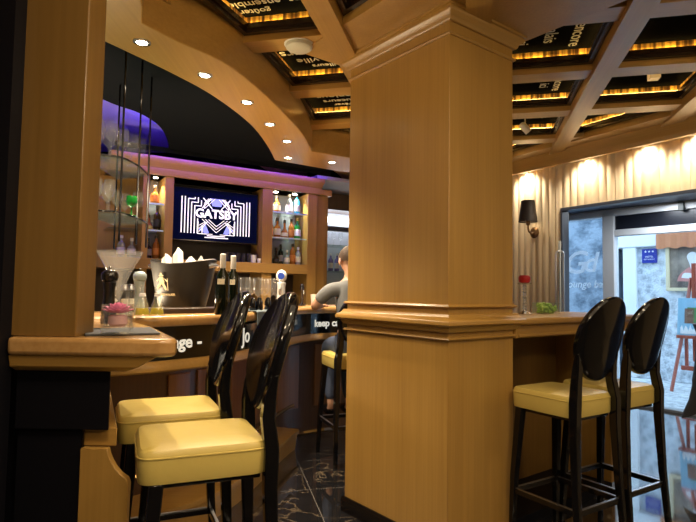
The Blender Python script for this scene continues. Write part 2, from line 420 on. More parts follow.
PANELS = {
 (1, 1): (W+' at top left with the largest white words, beside the curved soffit', [('découvrir ma', .0, .045, .105), ('Allons, ensemble', .03, .165, .082), ('la vie', .1, -.09, .105), ('goûter', -.12, .245, .07)]),
 (1, 2): (W+' partly hidden by the round white smoke detector', [('saveurs', -.02, .02, .13), ('ma ville', .02, .14, .10), ('ailleurs', .05, .235, .07)]),
 (1, 3): (W+' next behind the one with the smoke detector', [('bonjour', .0, .04, .11), ('douceurs', .02, .15, .09), ('rêver', .0, .24, .07)]),
 (1, 4): (W+' farthest along the curved soffit, left of the pillar', []),
 (2, 1): (W+' cut slanting by the head beam of the pillar, at the top edge', [('voyage', -.05, .1, .12)]),
 (2, 3): (W+' mostly hidden behind the left side of the pillar', []),
 (3, 2): (W+' with white words beside the pillar crown on its right', [('ceci', -.12, .10, .11), ('palais', .04, .06, .11), ('parfait', -.23, .06, .11), ('encore', .2, .10, .11)]),
 (3, 3): (W+' right of the pillar, just behind the one beside its crown', [('encore', .2, .1, .10), ('ici', .1, .12, .10)]),
 (3, 4): (W+' with a small white spotlight hanging before it, right of pillar', [('allons', .2, 0, .11)]),
 (3, 5): (W+' smallest and farthest, cut off by the right wall soffit near the pillar', []),
 (4, 1): (W+' above the long diagonal beam at the top right edge', []),
 (4, 2): (W+' largest at top right, across the diagonal beam from the crown', [('la vie', .15, .02, .10)]),
 (4, 3): (W+' at right with a small square lamp hanging in it', []),
 (4, 4): (W+' at right with a bent glowing edge along the wall soffit', []),
 (5, 2): (W+' at the right edge of the ceiling', []),
 (5, 3): (W+' last at the right edge beside the wall soffit', []),
 (2, 2): (W+' hidden over the pillar', []), (3, 1): (W+' above the front of the pillar', []),
}
oo = [to_vu(p) for p in outer[1:]]
for (ci, ri), (label, lines) in PANELS.items():
    if (ci, ri) in ((2, 2), (3, 1)): continue
    v0 = vs_[ci]+.066; v1 = vs_[ci+1]-.066; a0 = us[ri]+.151; a1 = us[ri+1]-.001
    cell = clip([(v0, a0), (v1, a0), (v1, a1), (v0, a1)], *wallside)
    if ci == 1:
        seg = [p for p in oo if a0-.3 <= p[1] <= a1+.15]
        p, q = Vector(seg[0]), Vector(seg[-1]); d = (q-p).normalized(); n = Vector((d.y, -d.x))
        off = max((Vector(z)-p).dot(n) for z in seg)
        cell = clip(cell, n, n.dot(p)+off+.004)
    if (ci, ri) == (1, 4):
        nt_ = Vector((.54, -.94)).normalized(); cell = clip(cell, *w2vu_plane(nt_, nt_.dot(Vector((-.34, 4.86)))+.01))
    if (ci, ri) == (2, 1): cell = clip(cell, *colside)
    if len(cell) < 3 or abs(area(cell)) < .02: continue
    coffer(cell, label, lines, rot=(PI if ci <= 2 else PI/2))
# solid soffit round the pillar head (wide beam along its left face)
def cpt(t, a): return tuple(colC+BX*t+AX*a)
struct(MB().prism([cpt(-.30, -3.0), cpt(.66, -3.0) if False else cpt(.10, -.62), cpt(.66, -.10), cpt(.66, .95), cpt(-.30, .95)] if False else
       [cpt(-.30, -1.2), cpt(.62, -1.2), cpt(.62, .93), cpt(-.30, .93)], 2.738, 2.99).build('trim_6', wz))

# ------------------------------------------------------------------ the pillar
CANG = math.atan2(.61, .792)
def cz(*a): return None
pl = thing('pillar', 'large square oak pillar with moulded ledge and crown in the middle of the room', 'pillar', (colC.x, colC.y, 0), CANG)
CW, CD = .52, .81
def cloop(prof):
    """mitred moulding round the pillar; prof: (outward, z)"""
    b = MB(); R = []
    for sx, sy in ((0, 0), (1, 0), (1, 1), (0, 1)):
        R.append([((-o if sx == 0 else CW+o), (-o if sy == 0 else CD+o), z) for o, z in prof])
    return b.rings(R, close=True)
MB().box(0, CW, 0, CD,   .04, 2.738).build('shaft', wz, pl, bevel=.004)
cloop([(-.01, 0), (.015, 0), (.015, .075), (.008, .085), (-.01, .085)]).build('plinth', black, pl)
cloop([(-.01, 1.222), (.010, 1.222), (.018, 1.230), (.010, 1.240), (-.01, 1.240)]).build('upper_bead', wx, pl)
cloop([(-.01, 1.192), (.016, 1.192), (.022, 1.182), (.030, 1.172), (.046, 1.165), (.052, 1.155), (.052, 1.142), (.044, 1.135), (.030, 1.133), (.026, 1.120), (.016, 1.105), (-.01, 1.100)]).build('ledge', wx, pl)
cloop([(-.01, 1.062), (.012, 1.064), (.018, 1.070), (.012, 1.078), (-.01, 1.080)]).build('lower_bead', wx, pl)
cloop([(-.01, 2.595), (.008, 2.597), (.013, 2.605), (.008, 2.613), (-.01, 2.615)]).build('neck_bead', wx, pl)
cloop([(-.01, 2.665), (.012, 2.665), (.020, 2.673), (.024, 2.688), (.040, 2.701), (.046, 2.709), (.046, 2.721), (.056, 2.725), (.056, 2.7375), (-.01, 2.7375)]).build('crown', wx, pl)

# high table beside the pillar
ht = thing('high_table', 'oak bar table with moulded ledge running from the pillar to the right', 'table', (colC.x, colC.y, 0), CANG)
T1 = 1.93
MB().box(CW+.001, T1, -.05, .50, 1.130, 1.166).build('tabletop', wx, ht, bevel=.010)
b = MB(); b.box(CW+.001, T1-.03, -.018, .01, 1.056, 1.130); b.box(T1-.06, T1-.03, .01, .47, 1.056, 1.130); b.build('apron', wx, ht, bevel=.004)
MB().box(CW+.02, T1-.03, -.026, -.018, 1.062, 1.078).build('bead', wx, ht, bevel=.003)
MB().box(1.62, 1.66, .02, .46, .06, 1.056).build('end_panel', wz, ht, bevel=.004)
MB().box(CW+.03, 1.62, .42, .45, .06, 1.056).build('back_panel', wpost, ht)  # darker wood chosen here for the shade under the table
MB().prism([(CW+.03, .28), (CW+.26, .28), (CW+.52, .42), (CW+.03, .42)], .84, 1.056).build('bracket', wpost, ht, bevel=.004)
MB().box(CW+.03, 1.66, .04, .46, 0, .06).build('plinth', blackmat, ht)

# ------------------------------------------------------------------ near pier: post, cabinet
pp = thing('post', 'plain square oak post standing on the near end of the bar at left', 'post', (-.968, 1.795, 1.142))
MB().box(-.112, .112, -.065, .060, 0, 1.407).build('shaft', wpost, pp, bevel=.004)
dw = thing('wall_panel', 'tall black glossy panel at the far left edge', 'panel', (-1.263, 1.69, 0))
MB().box(-.25, .205, -.02, .05, 0, 2.97).build('board', blackmat, dw)
MB().box(.185, .20, -.034, -.019, 1.085, 1.105).build('screw_cap', steel, dw, bevel=.003)

# ------------------------------------------------------------------ bar counter
EDGE = spline([(-1.75, 2.36), (-1.40, 2.52), (-1.07, 2.70), (-.914, 2.85), (-.744, 3.07), (-.624, 3.34), (-.52, 3.80), (-.44, 4.25), (-.36, 4.55), (-.22, 4.78), (.05, 4.96), (.5, 5.2), (1.0, 5.45)], 8)
bar = thing('bar_counter', 'long curved oak bar counter with a black lettered front', 'bar counter', (-.9, 2.9, 0))
bar_off = Matrix.Translation((.9, -2.9, 0))
def barpart(name, prof, mat, bevel=0, path=None):
    b = MB(); b.T = bar_off; b.sweep(path or EDGE, prof); return b.build(name, mat, bar, bevel=bevel)
barpart('countertop', [(-.62, 1.10), (-.01, 1.10), (.004, 1.106), (.012, 1.118), (.012, 1.138), (.006, 1.152), (-.006, 1.160), (-.62, 1.160)], wtop)
fas = barpart('fascia', [(-.09, .925), (-.03, .925), (-.03, 1.101), (-.09, 1.101)], black)
barpart('rail', [(-.09, .87), (-.004, .87), (.004, .878), (.004, .905), (-.012, .926), (-.09, .926)], wx)
barpart('body', [(-.36, .02), (-.30, .02), (-.30, .871), (-.36, .871)], wdark)
LOW = [p for p in EDGE if p[1] < 4.55]
barpart('foot_step', [(-.31, 0), (-.04, 0), (-.02, .13), (-.004, .135), (-.004, .16), (-.016, .168), (-.31, .168)], wx, path=LOW)
b = MB(); b.T = bar_off
b.tube([(p[0]-.06, p[1], .36) for p in LOW[4:]], .014, 8).build('foot_rail', brass, bar)
# bar front panels on the body
b = MB(); b.T = bar_off
for k in range(30, len(EDGE)-6, 9):
    seg = EDGE[k:k+7]; b.sweep(seg, [(-.301, .24), (-.285, .24), (-.285, .80), (-.301, .80)])
b.build('front_panels', wred, bar, bevel=.004)
# lettering on the fascia
def edge_at(px):
    best = None
    for i in range(len(EDGE)-1):
        for j in range(10):
            t = j/10; p = (EDGE[i][0]+(EDGE[i+1][0]-EDGE[i][0])*t, EDGE[i][1]+(EDGE[i+1][1]-EDGE[i][1])*t)
            if p[1] < 2.7: continue
            q = 348+F*p[0]/p[1]*1.0
            if best is None or abs(q-px) < best[0]:
                best = (abs(q-px), p, Vector((EDGE[i+1][0]-EDGE[i][0], EDGE[i+1][1]-EDGE[i][1])).normalized())
    return best[1], best[2]
def letters(txt, px, z, size, mat, off=.0, shear=0, name='lettering', align='CENTER'):
    p, d = edge_at(px); n = Vector((d.y, -d.x))
    q = MB(); q.text(txt, size, Matrix.Identity(4), off=off, ext=.003, align=align, shear=shear)
    # arc length along the counter edge
    acc = [0]
    for i in range(len(EDGE)-1): acc.append(acc[-1]+math.hypot(EDGE[i+1][0]-EDGE[i][0], EDGE[i+1][1]-EDGE[i][1]))
    s0 = min(((math.hypot(EDGE[i][0]+(EDGE[i+1][0]-EDGE[i][0])*t/10-p[0], EDGE[i][1]+(EDGE[i+1][1]-EDGE[i][1])*t/10-p[1]), acc[i]+(acc[i+1]-acc[i])*t/10) for i in range(len(EDGE)-1) for t in range(10)))[1]
    def on_edge(sv):
        for i in range(len(EDGE)-1):
            if acc[i+1] >= sv: break
        t = (sv-acc[i])/(acc[i+1]-acc[i]); a = Vector(EDGE[i]); c = Vector(EDGE[i+1]); dd = (c-a).normalized()
        d0 = (a-Vector(EDGE[max(0, i-1)])).normalized() if i else dd; d1 = (Vector(EDGE[min(len(EDGE)-1, i+2)])-c).normalized() if i+2 < len(EDGE) else dd
        tg = ((d0+dd)*(1-t)+(dd+d1)*t).normalized(); return a+(c-a)*t, Vector((tg.y, -tg.x))
    b = MB(); vs = []
    for v in q.v:
        c, nn = on_edge(s0+v[0]); w_ = c+nn*(-.0285+v[2]); vs.append((w_.x+.9, w_.y-2.9, z+v[1]))
    b.add(vs, q.f); return b.build(name, mat, fas)
letters('lounge', 177.5, 1.012, .093, letter, .0022)
letters('-', 205, 1.012, .10, letter, .0022)
letters('Jo', 252, 1.010, .135, letter, .0)
letters('lounge', 291, 1.012, .075, greenl, .001, .2)
letters('keep calm', 333, 1.012, .085, letter, .0026)

# near end of the bar: ledge, cabinet, brackets
ne = thing('bar_end', 'near end of the bar with an oak ledge over a black cabinet', 'counter', (-.95, 1.9, 0))
ofs = Matrix.Translation((.95, -1.9, 0))
def endpart(name, poly, z0, z1, mat, bevel=0):
    b = MB(); b.T = ofs; b.prism(poly, z0, z1); return b.build(name, mat, ne, bevel=bevel, seg=3)
endpart('ledge', [(-1.056, 1.70), (-.585, 1.70), (-.557, 1.708), (-.541, 1.728), (-.541, 1.752), (-.79, 2.24), (-1.06, 2.665), (-1.40, 2.485), (-1.40, 1.95), (-1.056, 1.95)], 1.085, 1.142, wtop, .014)
b = MB(); b.T = ofs
b.rings([[(x, y, z) for x, y in p_] for p_, z in (([(-1.056, 1.752), (-.70, 1.752), (-.92, 2.24), (-1.10, 2.56), (-1.40, 2.44), (-1.40, 1.95), (-1.056, 1.95)], 1.033),
  ([(-1.056, 1.722), (-.655, 1.722), (-.87, 2.23), (-1.085, 2.60), (-1.40, 2.45), (-1.40, 1.95), (-1.056, 1.95)], 1.048), ([(-1.056, 1.712), (-.59, 1.712), (-.82, 2.22), (-1.07, 2.62), (-1.40, 2.46), (-1.40, 1.95), (-1.056, 1.95)], 1.085))])
b.build('ledge_moulding', wx, ne, bevel=.004)
endpart('cabinet', [(-1.056, 1.765), (-.755, 1.765), (-1.09, 2.46), (-1.40, 2.42), (-1.40, 1.98), (-1.056, 1.98)], .845, 1.035, blackmat, .003)
endpart('base', [(-1.056, 1.785), (-.85, 1.785), (-1.13, 2.42), (-1.45, 2.40), (-1.45, 1.98), (-1.056, 1.98)], 0, .845, blackmat)
endpart('side_board', [(-.849, 1.80), (-.742, 1.80), (-1.07, 2.5), (-1.125, 2.44)], .785, .845, wx, .004)
b = MB(); b.T = ofs
cur = [(-.752, .785)]+[(-.752+.057*math.sin(t*PI/16)*1.0+0.0, .785-.115*(1-math.cos(t*PI/16))) for t in range(1, 9)]
cur = [(-.762, .785), (-.757, .765), (-.748, .745), (-.735, .725), (-.718, .706), (-.697, .692), (-.690, .675), (-.703, .0), (-.848, .0), (-.848, .785)]
b.vprism(cur, 1.775, 1.80); b.build('end_panel', wz, ne, bevel=.003)

# ------------------------------------------------------------------ stools
def make_stool(label, seatmat, loc, rotz):
    t = thing('bar_stool', label, 'bar stool', loc, rotz, 'oval-backed bar stools')
    h = .185
    # seat: domed cushion with front slightly rounded
    b = MB(); out = []
    def ringz(s, z): 
        pts = []
        for k in range(32):
            a = 2*PI*k/32; ca, sa = math.cos(a), math.sin(a); e = .22
            yy = s*h*math.copysign(abs(sa)**e, sa); pts.append((s*h*math.copysign(abs(ca)**e, ca), yy*(1.16 if yy > 0 else 1), z))
        return pts
    se = MB().rings([ringz(.90, .706), ringz(.985, .708), ringz(1.0, .720), ringz(1.005, .782), ringz(.99, .799), ringz(.955, .808), ringz(.75, .815), ringz(.30, .818)]).build('seat', seatmat, t)
    MB().tube(ringz(1.004, .786), .003, 6, closed=True).build('piping', seatmat, se)
    MB().box(-.160, .160, -.165, .165, .688, .707).build('seat_frame', black, t, bevel=.005)
    # legs
    for sx in (-1, 1):
        b = MB(); R = []
        for z, x, y, r in ((0, .195, .195, .013), (.35, .183, .183, .018), (.708, .158, .158, .022)):
            R.append([(sx*x+a*r, y+c*r, z) for a, c in ((-1, -1), (1, -1), (1, 1), (-1, 1))])
        b.rings(R); b.build('leg', black, t, bevel=.004)
        b = MB(); R = []
        for z, x, y, r in ((0, .195, -.235, .014), (.35, .185, -.205, .018), (.66, .176, -.192, .022), (.78, .174, -.194, .024), (.88, .152, -.186, .022), (.95, .150, -.192, .020), (1.02, .165, -.206, .012)):
            R.append([(sx*x+a*r, y+c*r, z) for a, c in ((-1, -1), (1, -1), (1, 1), (-1, 1))])
        b.rings(R); b.build('leg', black, t, bevel=.005)
    # stretchers with a bright metal strip on top
    fb = MB()
    w = .186
    for x0, x1, y0, y1 in ((-w, w, .176, .196), (-w, w, -.216, -.196), (-w-.01, -w+.01, -.2, .186), (w-.01, w+.01, -.2, .186)):
        fb.box(x0, x1, y0, y1, .262, .288)
    fr_ = fb.build('footrest', black, t, bevel=.003)
    fs = MB()
    for x0, x1, y0, y1 in ((-w, w, .180, .192), (-w, w, -.212, -.200), (-w-.006, -w+.006, -.19, .18), (w-.006, w+.006, -.19, .18)):
        fs.box(x0, x1, y0, y1, .2885, .292)
    fs.build('footrest_strip', steel, fr_)
    # oval back, dished and leaning
    b = MB(); R = []; n = 40
    A_, B_ = .188, .215; tilt = math.radians(15)
    def P(r, a, d):
        x = A_*r*math.cos(a); q = B_*r*math.sin(a)
        y = -.245 + d - .05*(0) + .0 - .10*(x/A_)**2*0
        y += .035*(x/A_)**2            # dished round the sitter
        zz = 1.085+q*math.cos(tilt); yy = y - q*math.sin(tilt)
        return (x, yy, zz)
    for r, d in ((.02, .008), (.5, .008), (.80, .008), (.90, .014), (.97, .017), (1.0, .008), (1.0, -.012), (.96, -.022), (.85, -.024), (.5, -.022), (.02, -.022)):
        R.append([P(r, 2*PI*k/n, d) for k in range(n)])
    b.rings(R); b.build('backrest', black, t)
    return t
def face(dx, dy): return math.atan2(dy, dx)-PI/2
st = make_stool('nearest bar stool at the bar end, its whole pale yellow seat in view', leather, (-.488, 1.90, 0), face(-.925, -.38))
dup(st, (-.735, 2.335, 0), face(-.905, -.40), 'yellow-seated bar stool just behind the nearest one at the bar')
rs = dup(st, (1.125, 2.855, 0), face(-.54, .84), 'bar stool right of the pillar, closest to it at the high table')
rs.scale = (.94, .94, 1)
rs = dup(st, (1.487, 3.105, 0), face(-.54, .84), 'bar stool at the outer end of the high table, nearest the glass door')
rs.scale = (.94, .94, 1)
pst = dup(st, (.03, 4.37, 0), face(-.35, .94), 'bar stool with the seated person on it, half hidden by the pillar')

# ------------------------------------------------------------------ back bar
BD = Vector((.848, .53)); BANG = math.atan2(.53, .848); B0 = Vector((-1.78, 5.5))
bb = thing('back_bar', 'oak back bar with open shelves, television niche and cornice behind the counter', 'shelving', (B0.x, B0.y, 0), BANG)
def B(name, boxes, mat, bevel=.004):
    b = MB()
    for q in boxes: b.box(*q)
    return b.build(name, mat, bb, bevel=bevel)
B('upright', [(-.085, 0, 0, .34, .9, 2.43)], wz)
B('upright', [(.975, 1.095, 0, .34, .9, 2.43)], wz)
B('upright', [(1.54, 1.66, 0, .40, 0, 2.43)], wz)
B('upright', [(-.30, -.24, 0, .34, .9, 2.43)], wz)
B('pilaster', [(1.66, 1.80, .05, .46, 0, 2.43), (1.80, 1.86, .09, .46, 0, 2.43)], wz)
B('bottom_shelf', [(-1.1, 1.54, -.03, .36, 1.485, 1.595)], wx)
B('header', [(-1.1, 1.86, .0, .36, 2.43, 2.50)], wx)
R = [[(x, y, z) for y, z in ((.30, 2.43), (-.02, 2.43), (-.03, 2.45), (-.03, 2.50), (-.06, 2.53), (-.10, 2.55), (-.11, 2.57), (-.11, 2.60), (.30, 2.60))] for x in (-.62, 1.70)]
MB().rings(R).build('cornice', wx, bb)
niche = simple('black_niche_lining', (.02, .017, .016), .5)
B('back_board', [(0, .975, .33, .36, 1.595, 2.43)], niche, 0)
gl = simple('grey_back_lining', (.30, .30, .33), .5)
B('back_board', [(1.095, 1.54, .33, .36, 1.595, 2.43)], gl, 0)
B('back_board', [(-.24, -.085, .33, .36, 1.595, 2.43)], gl, 0)
B('lower_back', [(-1.1, 1.54, .36, .40, 0, 1.485)], simple('brown_back_panel', (.05, .032, .02), .5), 0)
B('base_cabinet', [(-1.1, 1.54, .0, .36, 0, 1.0)], wdark)
B('worktop', [(-1.1, 1.54, -.03, .36, 1.0, 1.03)], simple('grey_worktop', (.12, .12, .12), .3))
GS = [2.175, 1.885]
for z in GS: B('glass_shelf', [(1.097, 1.538, .03, .33, z, z+.012)], shelfg, 0)
edgem = simple('pale_aqua_glass_edge', (.55, .78, .74), .15)
for z in GS: B('shelf_edge', [(1.097, 1.538, .024, .03, z-.002, z+.014)], edgem, 0)
for z in (2.14, 1.87): B('shelf_edge', [(-.24, -.087, .024, .03, z-.002, z+.014)], edgem, 0)
for z in (2.14, 1.87): B('glass_shelf', [(-.60, -.087, .03, .33, z, z+.012)], shelfg, 0)
MB().box(-1.1, -.302, .33, .36, 1.595, 2.43).build('back_board', wz, bb)
for k, x in enumerate((1.18, 1.42)):
    MB().lathe([(.025, 2.422), (.025, 2.431)], (x, .12, 0), 14).build('cabinet_spotlight', warmlamp, bb)
MB().lathe([(.022, 2.422), (.022, 2.431)], (-.16, .12, 0), 14).build('cabinet_spotlight', warmlamp, bb)
def bw(s, y, z=0): return Vector((B0.x+BD.x*s-BD.y*y, B0.y+BD.y*s+BD.x*y, z))

# television
tv = thing('television', 'wall television showing a white art deco title screen on navy', 'television', bw(.488, .12, 1.80), BANG)
MB().box(-.478, .478, 0, .06, 0, .575).build('bezel', simple('tv_bezel', (.008, .008, .012), .15), tv, bevel=.006)
navy = emis('screen_navy', (.002, .003, .016), .5)
scr = MB().box(-.465, .465, -.004, 0, .015, .56).build('screen', navy, tv)
swhite = emis('screen_white', (.95, .90, .88), .85)
sgrey = emis('screen_lavender', (.25, .28, .75), .9)
def strokes():
    b = MB()
    def ln(x0, z0, x1, z1, w=.007, y=-.0062):
        d = Vector((x1-x0, z1-z0)); 
        if d.length < 1e-6: return
        d.normalize(); n = Vector((-d.y, d.x))*w/2
        b.vprism([(x0-n.x, z0-n.y), (x1-n.x, z1-n.y), (x1+n.x, z1+n.y), (x0+n.x, z0+n.y)], y, y+.0015)
    zb, zt = .085, .47
    for s in (-1, 1):
        for k in range(6):
            x = .375-.034*k
            if k < 2: ln(s*x, zb, s*x, zt, .011)
            else:
                st_ = zt-.035*(k-2)-.02; ln(s*x, zb, s*x, st_, .011); ln(s*x, st_, s*(x-.07), st_, .009); ln(s*(x-.07), st_, s*(x-.07), min(zt, st_+.06), .010)
        for k in range(3):
            q = .034*k
            ln(s*(.02+q), zt, s*(.14), zt-.12+q*.9, .006)
            ln(0, zb+.02+q, s*(.16-q*.4), zb+.16+q*.5, .006)
            ln(s*(.19), zb+.02+q, s*(.10+q*.3), zb+.13, .006)
        ln(s*.20, zb, s*.20, zb+.13, .008); ln(s*.155, zb, s*.155, zb+.09, .008); ln(s*.20, zb, s*.04, zb, .007)
        ln(s*.07, zt, s*.16, zt-.11, .010); ln(s*.15, zt, s*.05, zt-.11, .010)
    return b
strokes().build('deco_lines', swhite, scr)
for fp in ([(-.05, .39), (.05, .39), (.07, .47), (-.07, .47)], [(-.19, .13), (-.12, .09), (-.08, .10), (-.12, .19)], [(.19, .13), (.12, .09), (.08, .10), (.12, .19)]):
    MB().vprism(fp, -.0055, -.0042).build('deco_fill', sgrey, scr)

M = Matrix(((1, 0, 0, 0), (0, 0, 1, -.009), (0, 1, 0, .288), (0, 0, 0, 1))); M = Matrix(((1, 0, 0, 0), (0, 0, -1, -.009), (0, 1, 0, .300), (0, 0, 0, 1)))
b = MB(); b.box(-.212, .212, -.0075, -.0064, .243, .357).build('title_band', navy, scr)
MB().text('GATSBY', .128, M, off=.0042, ext=.0008, align='CENTER').build('title_lettering', swhite, scr)
b = MB(); b.box(-.10, .10, -.006, -.0042, .062, .072); b.box(-.125, .135, -.006, -.0042, .044, .054); b.build('caption_lines', swhite, scr)

# ------------------------------------------------------------------ bottles
def liq(name, col, tr=.55): return simple(name, col, .07, trans=tr, coat=.3)
amber = liq('amber_spirit', (.48, .17, .03), .35); dbrown = liq('dark_brown_glass', (.03, .012, .008), .1); blueb = liq('blue_spirit', (.04, .42, .70), .3)
greenb = liq('green_glass', (.02, .30, .06), .3); darkgreen = liq('dark_green_glass', (.004, .007, .003), .1); paleg = liq('pale_glass', (.70, .74, .74), .6)
LABC = {'cream': simple('cream_label', (.70, .62, .45), .6), 'white': simple('white_label', (.75, .75, .75), .6), 'yellow': simple('yellow_label', (.65, .55, .15), .6), 'black': simple('black_label', (.02, .02, .02), .5), 'orange': simple('orange_label', (.55, .20, .04), .6), 'grey': simple('grey_label', (.3, .3, .32), .5)}
capd = simple('dark_cap', (.03, .025, .02), .4); capg = simple('gold_cap', (.6, .42, .12), .3, metal=.8); capw = simple('white_cap', (.75, .74, .72), .4)
def bottle(label, loc, h, r, mat, lab='cream', cap=None, kind=0, group='bottles on the back bar shelves', name='bottle'):
    r *= .93
    t = thing(name, label, 'bottle', loc, random.uniform(-.3, .3), group)
    if kind == 0: prof = [(r*.9, 0), (r, .01), (r, h*.58), (r*.92, h*.64), (r*.45, h*.74), (r*.36, h*.80), (r*.36, h*.93)]
    elif kind == 1: prof = [(r*.95, 0), (r, .008), (r*1.0, h*.50), (r*.80, h*.58), (r*.36, h*.64), (r*.33, h*.90)]
    elif kind == 2: prof = [(r*.8, 0), (r*1.0, h*.10), (r*1.0, h*.32), (r*.6, h*.47), (r*.32, h*.56), (r*.32, h*.88)]
    else: prof = [(r*.95, 0), (r, .008), (r*.97, h*.66), (r*.6, h*.76), (r*.4, h*.80), (r*.4, h*.92)]
    MB().lathe(prof, n=16).build('body', mat, t)
    z0, z1 = (.16, .46) if kind != 2 else (.12, .30)
    MB().lathe([(r*1.0, h*z0), (r*1.03, h*z0+.001), (r*1.03, h*z1), (r*1.0, h*z1+.001)], n=16).build('label', LABC[lab], t)
    zc = prof[-1][1]
    MB().lathe([(prof[-1][0]*1.15, zc-.012), (prof[-1][0]*1.25, zc-.01), (prof[-1][0]*1.25, h), (prof[-1][0]*.9, h+.002)], n=12).build('cap', cap or capd, t)
    return t
SR = 'in the right shelf unit'; SLF = 'in the left shelf unit'
for s, h, r, mt, lb, cp, kd, lab in (
    (1.13, .24, .036, paleg, 'grey', capd, 0, 'clear bottle at the left end of the top shelf '+SR),
    (1.215, .20, .045, amber, 'cream', capd, 1, 'squat amber bottle on the top shelf '+SR),
    (1.37, .235, .042, paleg, 'white', capw, 0, 'clear bottle with white label on the top shelf '+SR),
    (1.475, .245, .043, blueb, 'grey', capd, 3, 'bright blue bottle on the top shelf '+SR)):
    bottle(lab, bw(s, .16, GS[0]+.013), h, r, mt, lb, cp, kd)
for s, h, r, mt, lb, cp, kd, lab in (
    (1.135, .23, .040, amber, 'orange', capd, 0, 'amber bottle leftmost on the middle shelf '+SR),
    (1.225, .235, .044, amber, 'cream', capd, 1, 'amber bottle second from the left on the middle shelf '+SR),
    (1.318, .22, .046, amber, 'cream', capd, 2, 'broad amber bottle with cream label mid-way on the middle shelf '+SR),
    (1.405, .235, .038, amber, 'orange', capd, 0, 'slim amber bottle beside the green one '+SR),
    (1.485, .25, .042, greenb, 'white', capg, 0, 'green bottle on the middle shelf '+SR)):
    bottle(lab, bw(s, .16, GS[1]+.013), h, r, mt, lb, cp, kd)
for s, h, r, mt, lb, cp, kd, lab in (
    (1.135, .25, .042, dbrown, 'yellow', capd, 0, 'dark bottle with yellow label, leftmost on the bottom shelf '+SR),
    (1.215, .19, .040, dbrown, 'black', capd, 2, 'squat dark bottle on the bottom shelf '+SR),
    (1.290, .235, .032, darkgreen, 'grey', capd, 0, 'dark green bottle behind others on the bottom shelf '+SR),
    (1.352, .17, .036, paleg, 'white', capw, 1, 'short pale bottle with white label on the bottom shelf '+SR),
    (1.425, .245, .037, amber, 'orange', capd, 3, 'tall orange-amber bottle on the bottom shelf '+SR),
    (1.495, .21, .036, paleg, 'white', capw, 3, 'clear bottle at the right end of the bottom shelf '+SR)):
    bottle(lab, bw(s, .15+.04*(kd == 0), 1.596), h, r, mt, lb, cp, kd)
for s, z, h, r, mt, lb, cp, kd, lab in (
    (-.155, 2.153, .20, .045, amber, 'orange', capw, 1, 'amber bottle with orange label alone on the top shelf '+SLF),
    (-.203, 1.883, .16, .038, amber, 'yellow', capd, 2, 'squat amber bottle on the middle shelf '+SLF),
    (-.124, 1.883, .26, .038, dbrown, 'black', capd, 0, 'tall dark bottle on the middle shelf '+SLF),
    (-.125, 1.596, .24, .038, amber, 'orange', capd, 0, 'amber bottle with orange label on the bottom shelf '+SLF),
    (-.203, 1.596, .21, .038, dbrown, 'grey', capd, 1, 'dark squat bottle on the bottom shelf '+SLF),
    (-.36, 1.596, .20, .045, paleg, 'white', capw, 1, 'clear squat bottle on the bottom shelf, behind the big cocktail glass'),
    (-.46, 1.596, .22, .042, paleg, 'white', capw, 0, 'clear tall bottle on the bottom shelf, behind the big cocktail glass')):
    bottle(lab, bw(s, .15, z), h, r, mt, lb, cp, kd)
# cups under the television
def tumbler(label, loc, h, r, mat, name='tumbler', group=None, cat='glass'):
    o = MB().lathe([(r*.8, 0), (r, h), (r*.93, h), (r*.74, .006), (.001, .006)], n=18).build(name, mat)
    o.location = loc; return tag(o, label, cat, group)
smoke = liq('smoky_glass', (.05, .05, .07), .3)
for k in range(5):
    tumbler('dark glass tumbler in the row under the television', bw(.60+.062*k, .07, 1.596), .10, .028, smoke, group='dark tumblers under the television')
tumbler('white cup beside the dark tumblers under the television', bw(.90, .06, 1.596), .085, .034, white, 'cup', cat='cup')
tumbler('small pale cup at the right end of the shelf under the television', bw(.955, .03, 1.596), .05, .022, white, 'cup', cat='cup')
tumbler('small dark cup on the shelf between the tumblers and the upright', bw(.845+.09, .15, 1.596), .09, .024, smoke, 'cup', cat='cup')

# ------------------------------------------------------------------ things on the bar
BT = 1.161
def on(px, Y, z=BT): 
    p = at(px, 300, Y); return (p.x, Y, z)
# ice bucket
bk = thing('ice_bucket', 'big black oval champagne bucket with gold walking figure, filled with white napkins', 'bucket', on(182.5, 3.43), math.radians(-14))
def oval(rx, ry, z, n=36, dip=0): return [(rx*math.cos(2*PI*k/n), ry*math.sin(2*PI*k/n), z+dip*math.cos(2*PI*k/n)**2) for k in range(n)]
bkm = simple('bucket_black', (.018, .015, .012), .45)
MB().rings([oval(.13, .105, 0), oval(.145, .115, .01), oval(.185, .14, .16), oval(.215, .16, .285, dip=.035), oval(.208, .153, .290, dip=.035), oval(.175, .13, .14), oval(.13, .10, .02)]).build('body', bkm, bk)
for s in (-1, 1):
    MB().tube([(s*.203, -.05, .275), (s*.222, -.03, .282), (s*.226, 0, .285), (s*.222, .03, .282), (s*.203, .05, .275)], .010, 8).build('handle', steel, bk)
gp = simple('gold_print', (.75, .62, .35), .5)
def dot_fig():
    b = MB()
    def pr(poly): b.vprism(poly, -.0012, .0012)
    pr([(-.012, .088), (.012, .088), (.014, .094), (.005, .098), (.005, .108), (-.006, .108), (-.006, .098), (-.014, .094)])
    pr([(-.012, .085), (.008, .085), (.016, .050), (-.016, .046)])
    pr([(-.006, .05), (.012, .05), (.026, .004), (.016, .002)]); pr([(-.015, .05), (.004, .05), (-.016, .022), (-.030, .010), (-.036, .018)])
    pr([(.008, .082), (.012, .078), (.034, .060), (.030, .054)]); pr([(-.012, .082), (-.010, .072), (-.028, .056), (-.032, .062)])
    pr([(.034, .075), (.037, .075), (.033, .0), (.030, .0)])
    return b
fig = dot_fig(); f = fig.build('emblem', gp, bk)
f.rotation_euler = (math.radians(11), 0, math.radians(-14)); f.location = (-.055, -.134, .125); f.scale = (1.35, 1, 1.0)
